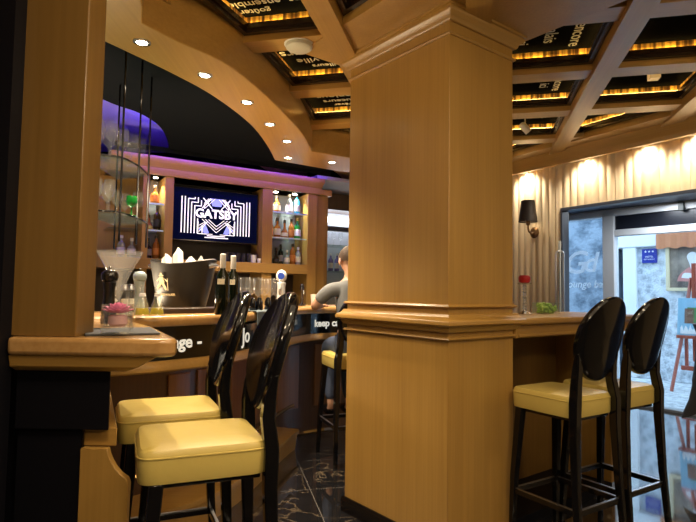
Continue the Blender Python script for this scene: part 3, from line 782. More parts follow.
M = Matrix(((1, 0, 0, 0), (0, 0, -1, 0), (0, 1, 0, 0), (0, 0, 0, 1)))
t_ = MB().text('JOHNNIE WALKER', .019, M, off=.0006, ext=.0008, align='CENTER').build('lettering', gp, bk)
t_.rotation_euler = (math.radians(10), 0, math.radians(-9)); t_.location = (-.04, -.1355, .10)
random.seed(5)
for k in range(4):
    nb = MB(); cx = -.125+.083*k; R = []
    hh = .315+.035*math.sin(k*1.9)
    for j, (w_, z) in enumerate(((.020, .10), (.028, .22), (.033, .285), (.030, hh), (.004, hh+.03))):
        R.append([(cx+.004*math.sin(k*2+j)+w_*math.cos(2*PI*i/7)*(1+.35*math.sin(3*i+k)), w_*1.3*math.sin(2*PI*i/7), z+.022*math.sin(i*2.3+k)) for i in range(7)])
    nb.rings(R); o = nb.build('napkin', paper, smooth=False)
    o.matrix_world = Matrix.Translation(Vector(on(182.5, 3.43))) @ Matrix.Rotation(math.radians(-14), 4, 'Z')
    tag(o, 'crumpled white napkin standing in the black ice bucket', 'napkin', 'napkins in the ice bucket')
# tray along the bar edge
o = MB().box(-.24, .24, -.09, .09, 0, .03).build('serving_tray', simple('dark_tray', (.045, .028, .02), .3), bevel=.006)
o.location = on(186, 3.16); o.rotation_euler = (0, 0, math.radians(44)); tag(o, 'flat dark brown tray lying on the bar below the ice bucket', 'tray')
# wine bottles
def wine(label, loc, foil):
    t = thing('wine_bottle', label, 'bottle', loc, 0, 'wine bottles on the bar'); r = .040
    MB().lathe([(r*.95, 0), (r, .006), (r, .19), (r*.9, .212), (.016, .245), (.0145, .26), (.0145, .325)], n=20).build('body', darkgreen, t)
    MB().lathe([(.0155, .255), (.0163, .256), (.0163, .330), (.012, .334)], n=14).build('foil', foil, t)
    b = MB(); b.rings([[( (r+d)*math.sin(a), -(r+d)*math.cos(a), z) for z in (.165, .195) for a in ([-.5, -.25, 0, .25, .5] if z < .17 else [.5, .25, 0, -.25, -.5])] for d in (.0002, .001)]); b.build('neck_label', LABC['cream'], t)
wine('dark wine bottle with white foil, left of the two beside the ice bucket', on(222, 3.0), capw)
wine('dark wine bottle with white foil, right of the two beside the ice bucket', on(232.5, 3.15), capw)
# stemware on the bar
WG = [(.030, 0), (.031, .003), (.006, .008), (.0035, .02), (.0035, .085), (.012, .095), (.032, .115), (.038, .145), (.035, .185), (.031, .21)]
def wineglass(label, loc, s=1, group=None, name='wine_glass'):
    o = MB().lathe([(r*s, z*s) for r, z in WG], n=20, cap=False).build(name, clear); o.location = loc
    return tag(o, label, 'glass', group)
for k, (px, Y) in enumerate(((236, 3.75), (245, 3.62), (250, 3.95), (258, 3.72), (264, 4.05), (270, 3.82), (276, 4.0))):
    wineglass('empty wine glass in the cluster on the bar beside the wine bottles', on(px, Y), 1.05, 'empty wine glasses on the bar')
# dark upturned goblets in front
for k, (px, Y) in enumerate(((253, 3.55), (259.5, 3.58), (268, 3.68))):
    o = MB().lathe([(.020, 0), (.024, .01), (.022, .06), (.012, .085), (.001, .09)], n=16).build('tea_light_holder', black); o.location = on(px, Y)
    tag(o, 'small dark domed tea light holder among the wine glasses', 'candle holder', 'dark tea light holders on the bar')
# white and blue drinks tap
t = thing('drinks_tap', 'white and chrome drinks tap with a round blue emblem standing on the bar', 'tap', on(281, 4.15))
MB().lathe([(.055, 0), (.055, .012), (.035, .02), (.030, .16), (.036, .19), (.030, .20)], n=20).build('column', simple('frosted_white', (.75, .78, .82), .25), t)
MB().ball((0, 0, .245), .04, 18, (.042, .032, .048)).build('head', white, t)
MB().lathe([(.001, -.039), (.026, -.038), (.026, -.030)], n=18).build('emblem', simple('blue_emblem', (.03, .08, .5), .3), t).rotation_euler = (math.radians(-90), 0, 0)
for o in t.children:
    if o.name.startswith('emblem'): o.location = (0, -.078, .235); o.rotation_euler = (math.radians(-90), 0, 0); o.location = (0, .003, .245)
MB().tube([(0, -.03, .15), (0, -.075, .14), (0, -.085, .10)], .009, 8).build('spout', chrome, t)
t = thing('bar_tap', 'small dark chrome bar tap behind the counter, left of the seated person', 'tap', on(302, 4.95))
MB().lathe([(.035, 0), (.035, .01), (.014, .02), (.012, .13), (.022, .15), (.018, .185), (.006, .20)], n=16).build('column', simple('gunmetal', (.08, .08, .09), .25, metal=1), t)
MB().tube([(0, 0, .13), (.02, -.05, .135), (.022, -.065, .10)], .007, 8).build('spout', chrome, t)
# towel draped over the edge
p, d = edge_at(262); n = Vector((d.y, -d.x))
R = []
for k, (o_, z) in enumerate(((-.22, 1.163), (-.05, 1.163), (.012, 1.164), (.022, 1.155), (.024, 1.12), (.026, 1.075))):
    ring_ = []
    for side in (0, 1):
        rngj = range(9) if side == 0 else range(8, -1, -1)
        for j in rngj:
            a = -.13+.26*j/8; wv = .003*math.sin(j*1.7)
            oo_ = o_+wv*(k > 2)+(.004 if (side and k > 2) else 0); zz = z+(.004 if (side and k <= 3) else 0)
            ring_.append((p[0]+d.x*a+n.x*oo_, p[1]+d.y*a+n.y*oo_, zz))
    R.append(ring_)
tag(MB().rings(R).build('bar_towel', simple('grey_blue_cloth', (.13, .17, .20), .8)), 'grey-blue cloth draped over the bar edge between the stool backs', 'towel')
# white cup near the person
tumbler('white cup on the bar in front of the seated person', on(316, 5.02), .105, .052, white, 'cup', cat='cup')

# things at the near end
LT = 1.143
o = MB().box(-.115, .115, -.14, .14, 0, .007).build('table_mat', simple('slate_grey_mat', (.05, .055, .065), .55), bevel=.002)
pm = on(122, 1.93, LT); o.location = pm; o.rotation_euler = (0, 0, math.radians(26)); tag(o, 'dark slate-grey mat under the pink candle glass at the bar end', 'mat')
t = thing('candle_glass', 'square heavy glass holding a pink flower-shaped candle', 'candle holder', on(118.5, 1.80, LT+.0075), math.radians(8))
w = .044
R = []
def sq(s_, z, e=.28): return [(s_*math.copysign(abs(math.cos(2*PI*k/24))**e, math.cos(2*PI*k/24)), s_*math.copysign(abs(math.sin(2*PI*k/24))**e, math.sin(2*PI*k/24)), z) for k in range(24)]
MB().rings([sq(w, 0), sq(w, .095), sq(w-.003, .095), sq(w-.004, .022), sq(.004, .020)]).build('glass', clear, t)
pink = simple('pink_petals', (.72, .20, .40), .6)
b = MB()
for ringn, (nr, rr, hz, op) in enumerate(((4, .007, .028, .25), (7, .016, .026, .6), (9, .026, .020, .95), (10, .033, .012, 1.2))):
    for k in range(nr):
        a = 2*PI*k/nr+ringn*.4; b.T = Matrix.Translation((rr*math.cos(a), rr*math.sin(a), .066+hz*.6)) @ Matrix.Rotation(a, 4, 'Z') @ Matrix.Rotation(op, 4, 'Y')
        b.ball((0, 0, 0), .01, 8, (.003, .012, .019))
b.build('petals', pink, t)
MB().lathe([(.022, .023), (.030, .03), (.030, .055), (.024, .06)], n=18).build('candle', simple('pale_pink_wax', (.62, .36, .38), .5), t)
def mill(label, loc, mat, h):
    t = thing('pepper_mill', label, 'pepper mill', loc); s = h/.24
    MB().lathe([(r*s, z*s) for r, z in ((.028, 0), (.030, .006), (.029, .05), (.022, .10), (.021, .13), (.026, .165), (.027, .17))], n=24).build('body', mat, t)
    MB().lathe([(r*s, z*s) for r, z in ((.022, .171), (.030, .176), (.034, .19), (.033, .205), (.022, .218), (.006, .222))], n=24).build('head', mat, t)
    MB().lathe([(r*s, z*s) for r, z in ((.005, .221), (.006, .226), (.005, .234), (.001, .237))], n=12).build('knob', chrome, [c for c in t.children if c.name.startswith('head')][0])
mill('tall black pepper mill behind the pink candle glass', on(109, 2.10), simple('black_mill', (.012, .011, .011), .18, coat=.4), .225)
mill('tall pale grey-green mill beside the oil bottles', on(139, 2.85), simple('grey_green_mill', (.33, .40, .42), .3, coat=.3), .245)
# oversized cocktail glass
o = MB().lathe([(r, z) for r, z in ((.065, 0), (.066, .004), (.010, .012), (.007, .03), (.007, .085), (.012, .10), (.020, .125), (.034, .17), (.058, .225), (.092, .285), (.098, .30))], n=32, cap=False).build('cocktail_glass', glass('frosty_bright_glass', (.97, .98, .98), haze=.13))  # frosty white haze, raised so the glass shows as brightly lit
o.location = on(118.5, 2.42); tag(o, 'oversized clear cocktail glass rising behind the black pepper mill', 'glass')
# salt shakers
for k, (px, Y) in enumerate(((124.5, 2.62), (130.5, 2.70), (112, 2.72))):
    t = thing('shaker', ('clear shaker beside the black mill, left of the pair', 'clear shaker right of the pair, next to the grey-green mill', 'clear shaker mostly behind the black pepper mill')[k], 'shaker', on(px, Y), 0, 'table shakers')
    MB().lathe([(.022, 0), (.024, .01), (.021, .10), (.018, .125)], n=16).build('body', clear, t)
    MB().lathe([(.016, .003), (.019, .012), (.017, .085), (.001, .086)], n=14).build('salt', simple('salt_%d' % k, (.75, .74, .70), .8), t)
    MB().lathe([(.019, .126), (.019, .14), (.012, .155), (.002, .158)], n=14).build('lid', steel, t)
oil = simple('yellow_oil', (.75, .60, .03), .1, coat=.3)
for k, (px, Y) in enumerate(((142.5, 2.70), (157.5, 2.74))):
    t = thing('oil_bottle', ('conical glass oil bottle next to the grey-green mill', 'conical glass oil bottle, right of the other, before the ice bucket')[k], 'bottle', on(px, Y), 0, 'oil bottles at the bar end')
    MB().lathe([(.036, 0), (.038, .006), (.030, .05), (.015, .10), (.011, .115), (.011, .135), (.016, .142), (.0145, .142), (.0095, .134), (.0095, .115), (.013, .10), (.027, .05), (.034, .008)], n=20).build('body', clear, t)
    MB().lathe([(.033, .008), (.0335, .010), (.028, .040), (.001, .041)], n=18).build('oil', oil, t)
    MB().lathe([(.008, .136), (.009, .146), (.006, .15), (.010, .158), (.008, .168), (.001, .170)], n=12).build('stopper', clear, t)
    MB().lathe([(.0112, .098), (.0165, .097), (.0135, .112), (.0112, .113)], n=16).build('tag', LABC['white'], t)

# ------------------------------------------------------------------ hanging glass rack
rk = thing('glass_rack', 'hanging black-rod rack with curved glass shelves at the left, full of stemware', 'rack', at(122, 160, 2.95))
org = rk.location.copy()
def loc3(px, py, Y): return at(px, py, Y)-org
arc = [(xat(70, 160, 2.75)-org.x, 2.75-org.y), (xat(100, 160, 2.88)-org.x, 2.88-org.y), (xat(122, 160, 2.95)-org.x, 2.95-org.y), (xat(139, 160, 3.15)-org.x, 3.15-org.y), (xat(149, 160, 3.40)-org.x, 3.40-org.y)]
arc = spline(arc, 5)
back = [(x-.26, y+.14) for x, y in arc]
SHZ = []
for py in (157, 212, 226):
    z = zat(122, py, 2.95)-org.z; SHZ.append(z)
    if py == 226: continue
    sh_ = MB().prism(arc+back[::-1], z-.010, z).build('shelf', shelfg, rk)
    MB().tube([(x, y, z-.004) for x, y in arc], .006, 6).build('shelf_rim', black, sh_)
for q in (2, 3, 4):
    x, y = arc[min(q*5, len(arc)-1)]
    MB().tube([(x, y, SHZ[1]-.16), (x, y, 2.64-org.z)], .006, 8).build('rod', black, rk)
for q in (2, 4):
    x, y = back[min(q*5, len(arc)-1)]
    MB().tube([(x, y, SHZ[1]-.16), (x, y, 2.64-org.z)], .006, 8).build('rod', black, rk)
random.seed(3)
for sh, zz in enumerate(SHZ[:2]):
    for k in range(6):
        i = 4+int(k*2.8); i = min(i, len(arc)-2)
        for dep in (0, 1):
            x = arc[i][0]-.055-.10*dep; y = arc[i][1]+.035+.05*dep
            s = (.95 if sh == 0 else .85)*random.uniform(.92, 1.05)
            if sh == 1 and math.hypot(org.x+x-at(132, 196, 3.12).x, org.y+y-3.12) < .085: continue
            wineglass('clear stemmed glass on the %s shelf of the hanging rack' % ('upper' if sh == 0 else 'lower'), (org.x+x, org.y+y, org.z+zz+.001), s, 'stemware on the %s rack shelf' % ('upper' if sh == 0 else 'lower'))
p = at(132, 196, 3.12)
t = thing('cocktail_coupe', 'glass bowl coloured for green light on the lower shelf of the hanging rack', 'glass', (p.x, p.y, org.z+SHZ[1]+.001))
MB().lathe([(.028, 0), (.028, .003), (.005, .008), (.004, .05), (.022, .06), (.032, .08), (.030, .115)], n=18).build('bowl', liq('green_lit_bowl', (.01, .22, .03), .3), t)  # green light on the glass is put into the bowl's colour

# ------------------------------------------------------------------ hallway display at the back
hy = .62
pdc = bw(2.30, hy)
dc = thing('display_cabinet', 'lit glass display cabinet beyond the back bar, seen left of the pillar', 'cabinet', pdc, BANG)
b = MB(); b.box(-.45, -.34, 0, .35, 0, 2.55); b.build('side_post', wred, dc, bevel=.004)
MB().box(-.34, .7, 0, .35, 2.38, 2.60).build('header', wdark, dc, bevel=.004)
MB().box(-.34, .7, .33, .35, 0, 2.38).build('back_board', simple('pale_back_board', (.55, .58, .66), .6), dc)
MB().box(-.34, .7, .02, .33, .9, .94).build('shelf', wz, dc)
for z in (1.55, 1.90): MB().box(-.34, .7, .04, .33, z, z+.015).build('shelf', shelfg, dc)
MB().box(-.30, .6, .10, .32, 2.25, 2.30).build('light_panel', emis('cool_panel', (.9, .95, 1), 3.0), dc)
MB().box(-.34, .7, .02, .10, 2.10, 2.16).build('rail', simple('navy_shadow_strip', (.02, .03, .10), .3), dc)  # navy strip painted as the dark-blue shadow below the light panel
for k in range(5):
    wineglass('clear glass on the upper shelf of the lit cabinet beyond the bar', bw(2.30-.28+.11*k, hy+.16, 1.917), .85, 'glasses in the lit cabinet')
for k in range(5):
    bottle('pale lavender bottle on the lower shelf of the lit cabinet beyond the bar', bw(2.30-.28+.10*k, hy+.18, 1.567), .24, .036, liq('lavender_%d' % k, (.30, .26, .60), .2), 'white', capw, 0, 'bottles in the lit cabinet')
struct(MB().box(1.60, 3.2, -.1, .62, 2.60, 2.64).build('ceiling_hall', simple('pale_hall_ceiling', (.42, .42, .45), .7), loc=(B0.x, B0.y, 0), rotz=BANG))
struct(MB().box(1.86, 1.95, .46, .62, 0, 2.6).build('wall_hall', wred, loc=(B0.x, B0.y, 0), rotz=BANG))

# ------------------------------------------------------------------ ceiling fittings
DL = [(142, 42), (205, 75), (247, 102), (270, 124), (287, 141), (288, 157.5), (332, 162)]
for i, (px, py) in enumerate(DL):
    d_ = ray(px, py); p = CAM+d_*((2.55-CAM.z)/d_.z)
    t = thing('downlight', ['round recessed downlight nearest the post on the curved soffit', 'second downlight from the post along the curved soffit', 'third downlight along the curved soffit', 'fourth downlight along the curved soffit', 'fifth downlight, where the curved soffit turns', 'downlight at the left end of the far cross soffit', 'downlight next to the pillar on the far cross soffit'][i], 'downlight', (p.x, p.y, 2.55), 0, 'downlights in the curved soffit')
    MB().lathe([(.040, -.006), (.044, -.003), (.044, 0), (.030, -.001), (.028, -.005)], n=20, cap=False).build('rim', steel, t)
    MB().lathe([(.028, -.0045), (.028, -.001)], n=18).build('lens', warmlamp, t)
    lamp('SPOT', (p.x, p.y, 2.53), 68, (1, .80, .55), .03, angle=115, blend=.8)
# smoke detector and little hanging lamps
q = to_w((-1.005, 2.985))
t = thing('smoke_detector', 'round cream smoke detector under a cross beam, beside the left diagonal beam', 'smoke detector', (q[0], q[1], ZB))
MB().lathe([(.002, -.036), (.062, -.034), (.076, -.024), (.080, -.008), (.076, 0), (.002, 0)], n=28).build('body', simple('cream_plastic', (.60, .57, .44), .5), t)
MB().lathe([(.074, -.004), (.088, -.003), (.088, .0), (.074, 0)], n=28, cap=False).build('base_ring', white, t)
p = at(654, 75, 3.62)
t = thing('square_spotlight', 'small square amber ceiling lamp hanging inside a panel at top right', 'lamp', p, GA)
MB().box(-.034, .034, -.034, .034, -.03, .03).build('housing', simple('amber_housing', (.62, .38, .12), .4, emit=(1, .6, .2), es=.3), t, bevel=.005)
MB().tube([(0, 0, .03), (0, 0, 2.884-p.z)], .006, 8).build('stem', dkmould, t)
p = at(525, 128, 4.72)
t = thing('ceiling_spotlight', 'small white tilted spotlight under the ceiling, right of the pillar', 'spotlight', p, 0)
h_ = MB(); h_.lathe([(.018, -.05), (.030, -.05), (.032, .04), (.012, .055)], n=16); h_ = h_.build('head', simple('lamp_white', (.7, .66, .58), .4), t); h_.rotation_euler = (0, math.radians(-42), 0)
MB().tube([(.0, 0, .02), (.0, 0, 2.884-p.z)], .007, 8).build('stem', steel, t)
struct(MB().box(-3.2, -1.5, 3.0, 6.6, 2.96, 2.985).build('ceiling_cove', simple('glow_tinted_cove', (.35, .35, .55), .7)))  # blue of the LED glow is mixed into this ceiling's colour
# strip lights: blue cove
blue = emis('blue_led', (.035, .012, 1.0), 45)
b = MB(); pts = [(x+.06, y, 2.715) for x, y in bl[4:]]; b.tube(pts, .010, 6)
o = b.build('light_strip', blue); tag(o, 'blue light strip along the curved edge of the dropped black ceiling', 'light strip')
o = MB().box(-.5, 1.62, -.285, -.272, 2.618, 2.630).build('light_strip', emis('violet_led', (.17, .06, 1.0), 60), loc=(B0.x, B0.y, 0), rotz=BANG)
tag(o, 'violet light strip above the cornice of the back bar', 'light strip')
struct(MB().box(-.62, 1.66, -.305, -.290, 2.600, 2.645).build('trim_10', ceilblack, loc=(B0.x, B0.y, 0), rotz=BANG))  # lip added to hide the violet strip from view

# ------------------------------------------------------------------ wall lamp, candle holder, planter
p = at(536, 232, 6.0); s_ = hit(536.5, W0, WD); wp = W0+WD*s_
def wlw(s, y, z): return Vector((W0.x+WD.x*s-WD.y*y, W0.y+WD.y*s+WD.x*y, z))
wz_ = zat(533, 233, wp.y)
t = thing('wall_lamp', 'brass wall lamp with a dark brown tapered shade on the pleated wall', 'wall lamp', wlw(s_-.01, .035, wz_), WANG)
MB().lathe([(.058, 0), (.062, .008), (.045, .02), (.02, .028)], n=22).build('back_plate', simple('aged_brass', (.16, .09, .04), .35, metal=.6), t).rotation_euler = (math.radians(-90), 0, 0)
MB().tube([(0, .02, 0), (0, .06, -.015), (.0, .095, .005), (0, .11, .05), (0, .11, .09)], .011, 8).build('arm', MATS['aged_brass'], t)
MB().lathe([(.012, .0), (.024, .01), (.024, .05)], (0, .11, .075), 14).build('lamp_holder', MATS['aged_brass'], t); lh = [c for c in t.children if c.name.startswith('lamp_holder')][0]
MB().lathe([(.100, 0), (.070, .235), (.068, .235), (.098, 0)], (0, .11, .11), 26, cap=False).build('lamp_shade', simple('dark_brown_shade', (.014, .008, .006), .6), t)
MB().ball((0, .11, .17), .026, 12).build('bulb', emis('bulb_glow', (1, .75, .42), 25), lh)
q = wlw(s_-.01, .20, wz_+.20)
def tabw(t_, a, z=1.166): v = colC+BX*t_+AX*a; return Vector((v.x, v.y, z))
def tab_on(px, a):   # a point on the table in the column px at distance a from its front line
    P = colC+AX*a; return tabw(hit(px, P, BX), a)
cs = thing('candle_stand', 'crystal candle stand with a round red candle on the high table', 'candle holder', tab_on(524.5, .30))
MB().lathe([(.048, 0), (.049, .005), (.030, .014), (.012, .022), (.009, .03)], n=24).build('foot', chrome, cs)
crys = []
z = .03
while z < .185:
    crys += [(.008, z), (.0155, z+.0085), (.008, z+.017)]; z += .018
MB().lathe(crys, n=8).build('stem', simple('crystal', (.72, .72, .70), .08, trans=.5, coat=.4), cs, smooth=False)
MB().lathe([(.008, z), (.04, z+.004), (.046, z+.010), (.044, z+.011), (.006, z+.007)], n=24).build('plate', clear, cs)
o = MB().lathe([(.020, 0), (.034, .006), (.038, .025), (.037, .040), (.028, .050), (.004, .052)], n=24).build('candle', simple('red_wax', (.50, .015, .02), .4))
o.location = cs.location+Vector((0, 0, z+.0105)); tag(o, 'round red candle on top of the crystal stand', 'candle')
t = thing('planter', 'clear glass box of bright green moss on the high table', 'planter', tab_on(546, .30), CANG)
b = MB()
for q4 in ((-.10, .10, -.045, -.042), (-.10, .10, .042, .045), (-.10, -.097, -.042, .042), (.097, .10, -.042, .042)): b.box(*q4, 0, .075)
b.build('glass_box', clear, t)
moss = simple('green_moss', (.36, .60, .08), .8)
b = MB(); random.seed(9)
for k in range(90):
    b.ball((random.uniform(-.082, .082), random.uniform(-.03, .03), random.uniform(.012, .066)), random.uniform(.008, .014), 6)
mo = b.build('moss', moss, t); mo['kind'] = 'stuff'

# ------------------------------------------------------------------ shop front and street
A2 = Vector((-.61, .792)); SF = Vector((3.26, 6.76)); SANG = math.atan2(.792, -.61)   # local x runs left/away, local y towards the room
# local y = rot90(A2) = (-.792,-.61) -> towards the room
def sfl(px): return hit(px, SF, A2)
tl, tr = sfl(565), sfl(700)
fb = MB()
fb.box(-.075, .07, -.06, .06, 0, 2.34)          # mullion
fb.box(-2.2, 1.2, -.06, .06, 2.27, 2.36)        # head rail
fb.box(-2.2, -.075, -.05, .05, 2.02, 2.10)      # transom
fb.box(1.14, 1.2, -.06, .06, 0, 2.34)
struct(fb.build('window_1', wframe, loc=(SF.x, SF.y, 0), rotz=SANG, bevel=.006))
struct(MB().box(-2.2, -.075, -.02, .02, 2.10, 2.27).build('trim_7', simple('dark_transom', (.012, .014, .022), .25), loc=(SF.x, SF.y, 0), rotz=SANG))
struct(MB().box(.07, 1.14, -.006, .006, .03, 2.27).build('window_2', pane, loc=(SF.x, SF.y, 0), rotz=SANG))
struct(MB().box(-2.2, .8, -.07, .07, 0, .03).build('trim_8', simple('door_threshold', (.35, .36, .36), .4), loc=(SF.x, SF.y, 0), rotz=SANG, bevel=.004))
dr = MB().box(-1.9, -.08, -.006, .006, .035, 2.02).build('door_1', pane, loc=(SF.x, SF.y, 0), rotz=SANG); struct(dr)
cl = thing('door_closer', 'small dark clip on the head rail of the glass door', 'door fitting', Vector((SF.x+A2.x*sfl(686)-.792*.07, SF.y+A2.y*sfl(686)-.61*.07, 2.30)), SANG)
MB().box(-.03, .03, -.005, .035, -.05, .05).build('body', simple('clip_black', (.02, .025, .02), .4), cl, bevel=.006)
# white script on the left pane
M0 = Matrix(((-1, 0, 0, 0), (0, 0, 1, 0), (0, 1, 0, 0), (0, 0, 0, 1)))
sc = thing('window_lettering', 'white script lettering on the left glass pane', 'lettering', (SF.x-.792*.008, SF.y-.61*.008, 0), SANG)
wl_ = simple('white_vinyl', (.85, .88, .90), .5)
nt = wl_.node_tree; tr_ = nt.nodes.new('ShaderNodeBsdfTranslucent'); tr_.inputs['Color'].default_value = (.95, .97, 1, 1); mx_ = nt.nodes.new('ShaderNodeMixShader'); mx_.inputs[0].default_value = .85
nt.links.new(nt.nodes['Principled BSDF'].outputs[0], mx_.inputs[1]); nt.links.new(tr_.outputs[0], mx_.inputs[2]); nt.links.new(mx_.outputs[0], nt.nodes['Material Output'].inputs['Surface'])
def mir(x, y, z): return Matrix(((1, 0, 0, x), (0, 0, 1, y), (0, 1, 0, z), (0, 0, 0, 1)))
# the script is meant for the street, so from inside it runs backwards
MB().text('G', .42, Matrix(((-1, 0, 0, .63), (0, 0, 1, 0), (0, 1, 0, 1.70), (0, 0, 0, 1))), off=.004, ext=.0006, shear=.25).build('initial', wl_, sc)
MB().text('d', .36, Matrix(((-1, 0, 0, .36), (0, 0, 1, 0), (0, 1, 0, 1.70), (0, 0, 0, 1))), off=.004, ext=.0006, shear=.25).build('initial', wl_, sc)
MB().text('lounge bar', .13, Matrix(((-1, 0, 0, .60), (0, 0, 1, 0), (0, 1, 0, 1.43), (0, 0, 0, 1))), off=.002, ext=.0006, shear=.2).build('words', wl_, sc)
# pull handle
hp = wlw(1.285, -.10, 0)
ph = thing('door_handle_pair', 'tall brushed steel pull handle bars beside the left glass pane', 'handle', at(560, 300, 5.62), 0)
hz = ph.location.z; ph.location.z = 0
for x in (-.038, .038): MB().tube([(x, 0, .98), (x, 0, zat(560, 251, 5.62)-.03), (x*.8, 0, zat(560, 251, 5.62)-.01), (0, 0, zat(560, 251, 5.62))], .013, 10).build('bar', steel, ph)
MB().box(-.006, .006, -.02, .02, .02, 1.85).build('glass_edge', simple('pale_glass_edge', (.45, .50, .52), .2), ph)
# vestibule
def poly2(*p): return [tuple(v) for v in p]
va = [W0+WD*1.27, W0+WD*(-1.6)]; vb = [SF+A2*(-2.2), SF+A2*.84]
vin = [v+Vector((.857, .515))*.055 for v in va]
struct(MB().prism(poly2(vin[0]+WD*.3, vin[1], vb[0], vb[1]+A2*.35), 2.36, 2.42).build('ceiling_vestibule', simple('vestibule_blue', (.05, .065, .10), .45)))
def wallseg(p, q, th=.08, z1=2.4, name='wall_vestibule', mat=None):
    d = (q-p).normalized(); n = Vector((d.y, -d.x))*th
    return struct(MB().prism([tuple(p), tuple(q), tuple(q+n), tuple(p+n)], 0, z1).build(name, mat or simple('vestibule_wall', (.03, .04, .07), .5)))
wallseg(vin[0]+WD*.35, vb[1]+A2*.4); wallseg(vb[0], vin[1], mat=MATS['vestibule_wall'])
# street
FC = Vector((4.77, 8.6))
def fl(px): return hit(px, FC, A2)
blst = stone('rough_blue_grey_render', (.30, .34, .38), (.66, .72, .78), 9)
ang = SANG
t2 = fl(625); t1 = fl(637)
struct(MB().box(-6, fl(637), -.5, 0, 0, 6).build('wall_street', blst, loc=(FC.x, FC.y, 0), rotz=ang))
struct(MB().box(fl(613), 8, -.5, 0, 0, 2.6).build('wall_street', stone('dark_stone_blocks', (.06, .09, .13), (.24, .30, .37), 4), loc=(FC.x, FC.y, 0), rotz=ang))
struct(MB().box(fl(613), 8, -.5, .02, 2.6, 6).build('wall_street', simple('slate_front', (.05, .06, .08), .6), loc=(FC.x, FC.y, 0), rotz=ang))
struct(MB().box(fl(637), fl(613), -.5, -.35, 0, 6).build('door_2', simple('dark_doorway', (.03, .035, .045), .5), loc=(FC.x, FC.y, 0), rotz=ang))
b = MB(); b.box(fl(637.5), fl(624.5), -.36, .05, 0, 2.12); b.box(fl(659), fl(606), -.36, .07, 2.07, 2.62)
struct(b.build('trim_9', simple('white_stone_surround', (.78, .80, .82), .6), loc=(FC.x, FC.y, 0), rotz=ang, bevel=.01))
struct(MB().prism([(2.3, 8.75), (3.0, 7.15), (4.6, 4.95), (7.0, 2.0), (14, 2.0), (14, 20), (2.3, 20)], -.06, -.005).build('pavement', stone('wet_pale_cobbles', (.30, .32, .34), (.62, .66, .68), 12)))
# blue hotel sign
sx = (fl(643)+fl(658))/2; sw = abs(fl(643)-fl(658))/2; P = FC+A2*sx; n_ = Vector((-.792, -.61))
Ps = P+n_*.015; z0, z1 = zat(650, 263, P.y), zat(650, 249, P.y)
t = thing('wall_sign', 'small blue sign with three white stars on the street wall', 'sign', (Ps.x, Ps.y, (z0+z1)/2), ang)
hh = (z1-z0)/2
MB().box(-sw, sw, -.01, .01, -hh, hh).build('plate', simple('sign_blue', (.012, .03, .30), .4), t, bevel=.003)
b = MB()
for k in (-1, 0, 1):
    pts = []
    for j in range(10):
        r_ = .020 if j % 2 == 0 else .009; a = PI/2+2*PI*j/10; pts.append((k*.055+r_*math.cos(a), hh*.62+r_*math.sin(a)))
    b2 = MB(); b2.vprism(pts, .010, .012); b2.build('star', white, t)
MR = lambda x, z: Matrix(((-1, 0, 0, x), (0, 0, 1, .0112), (0, 1, 0, z), (0, 0, 0, 1)))
MB().text('HÔTEL', .040, MR(0, -.015), ext=.0006, align='CENTER').build('lettering', white, t)
MB().text('RESTAURANT', .026, MR(0, -.055), ext=.0006, align='CENTER').build('lettering', white, t)
# framed painting on the street wall
xa, xb = fl(667.5), fl(742); P = FC+A2*((xa+xb)/2); Pp = P+n_*.03; hw = abs(xa-xb)/2
zb, zt = zat(668, 291, FC.y+A2.y*xa), zat(668, 243, FC.y+A2.y*xa); hh = (zt-zb)/2
t = thing('framed_painting', 'large gold-framed painting of a pale figure hanging on the street wall', 'painting', (Pp.x, Pp.y, (zt+zb)/2), ang)
b = MB()
for q in ((-hw, hw, -hh, -hh+.05), (-hw, hw, hh-.05, hh), (-hw, -hw+.05, -hh+.05, hh-.05), (hw-.05, hw, -hh+.05, hh-.05)): b.box(q[0], q[1], -.03, .03, q[2], q[3])
b.build('frame', simple('pale_gold_frame', (.66, .56, .36), .4), t, bevel=.006)
MB().box(-hw+.05, hw-.05, -.02, 0, -hh+.05, hh-.05).build('canvas', stone('grey_brown_canvas', (.10, .08, .07), (.30, .25, .20), 2), t)
def blob(name, pts, mat, y):
    cx = sum(p[0] for p in pts)/len(pts)
    MB().vprism(pts[:-1] if pts[0] == pts[-1] else pts, y, y+.002).build(name, mat, t)
pk = simple('rose_paint', (.55, .22, .20), .6); pw = simple('pale_paint', (.70, .70, .72), .6)
xo = hw-.05
blob('painted_dress', spline([(xo-.10, -.22), (xo-.14, -.12), (xo-.26, -.02), (xo-.40, .02), (xo-.52, -.05), (xo-.62, -.22), (xo-.10, -.22)], 5), pk, .0005)
blob('painted_figure', spline([(xo-.30, -.06), (xo-.27, .05), (xo-.24, .15), (xo-.29, .21), (xo-.36, .20), (xo-.40, .12), (xo-.44, .02), (xo-.42, -.08), (xo-.30, -.06)], 5), pw, .0028)
blob('painted_arm', spline([(xo-.16, -.17), (xo-.20, -.10), (xo-.32, -.11), (xo-.40, -.15), (xo-.36, -.19), (xo-.16, -.17)], 5), pw, .0028)
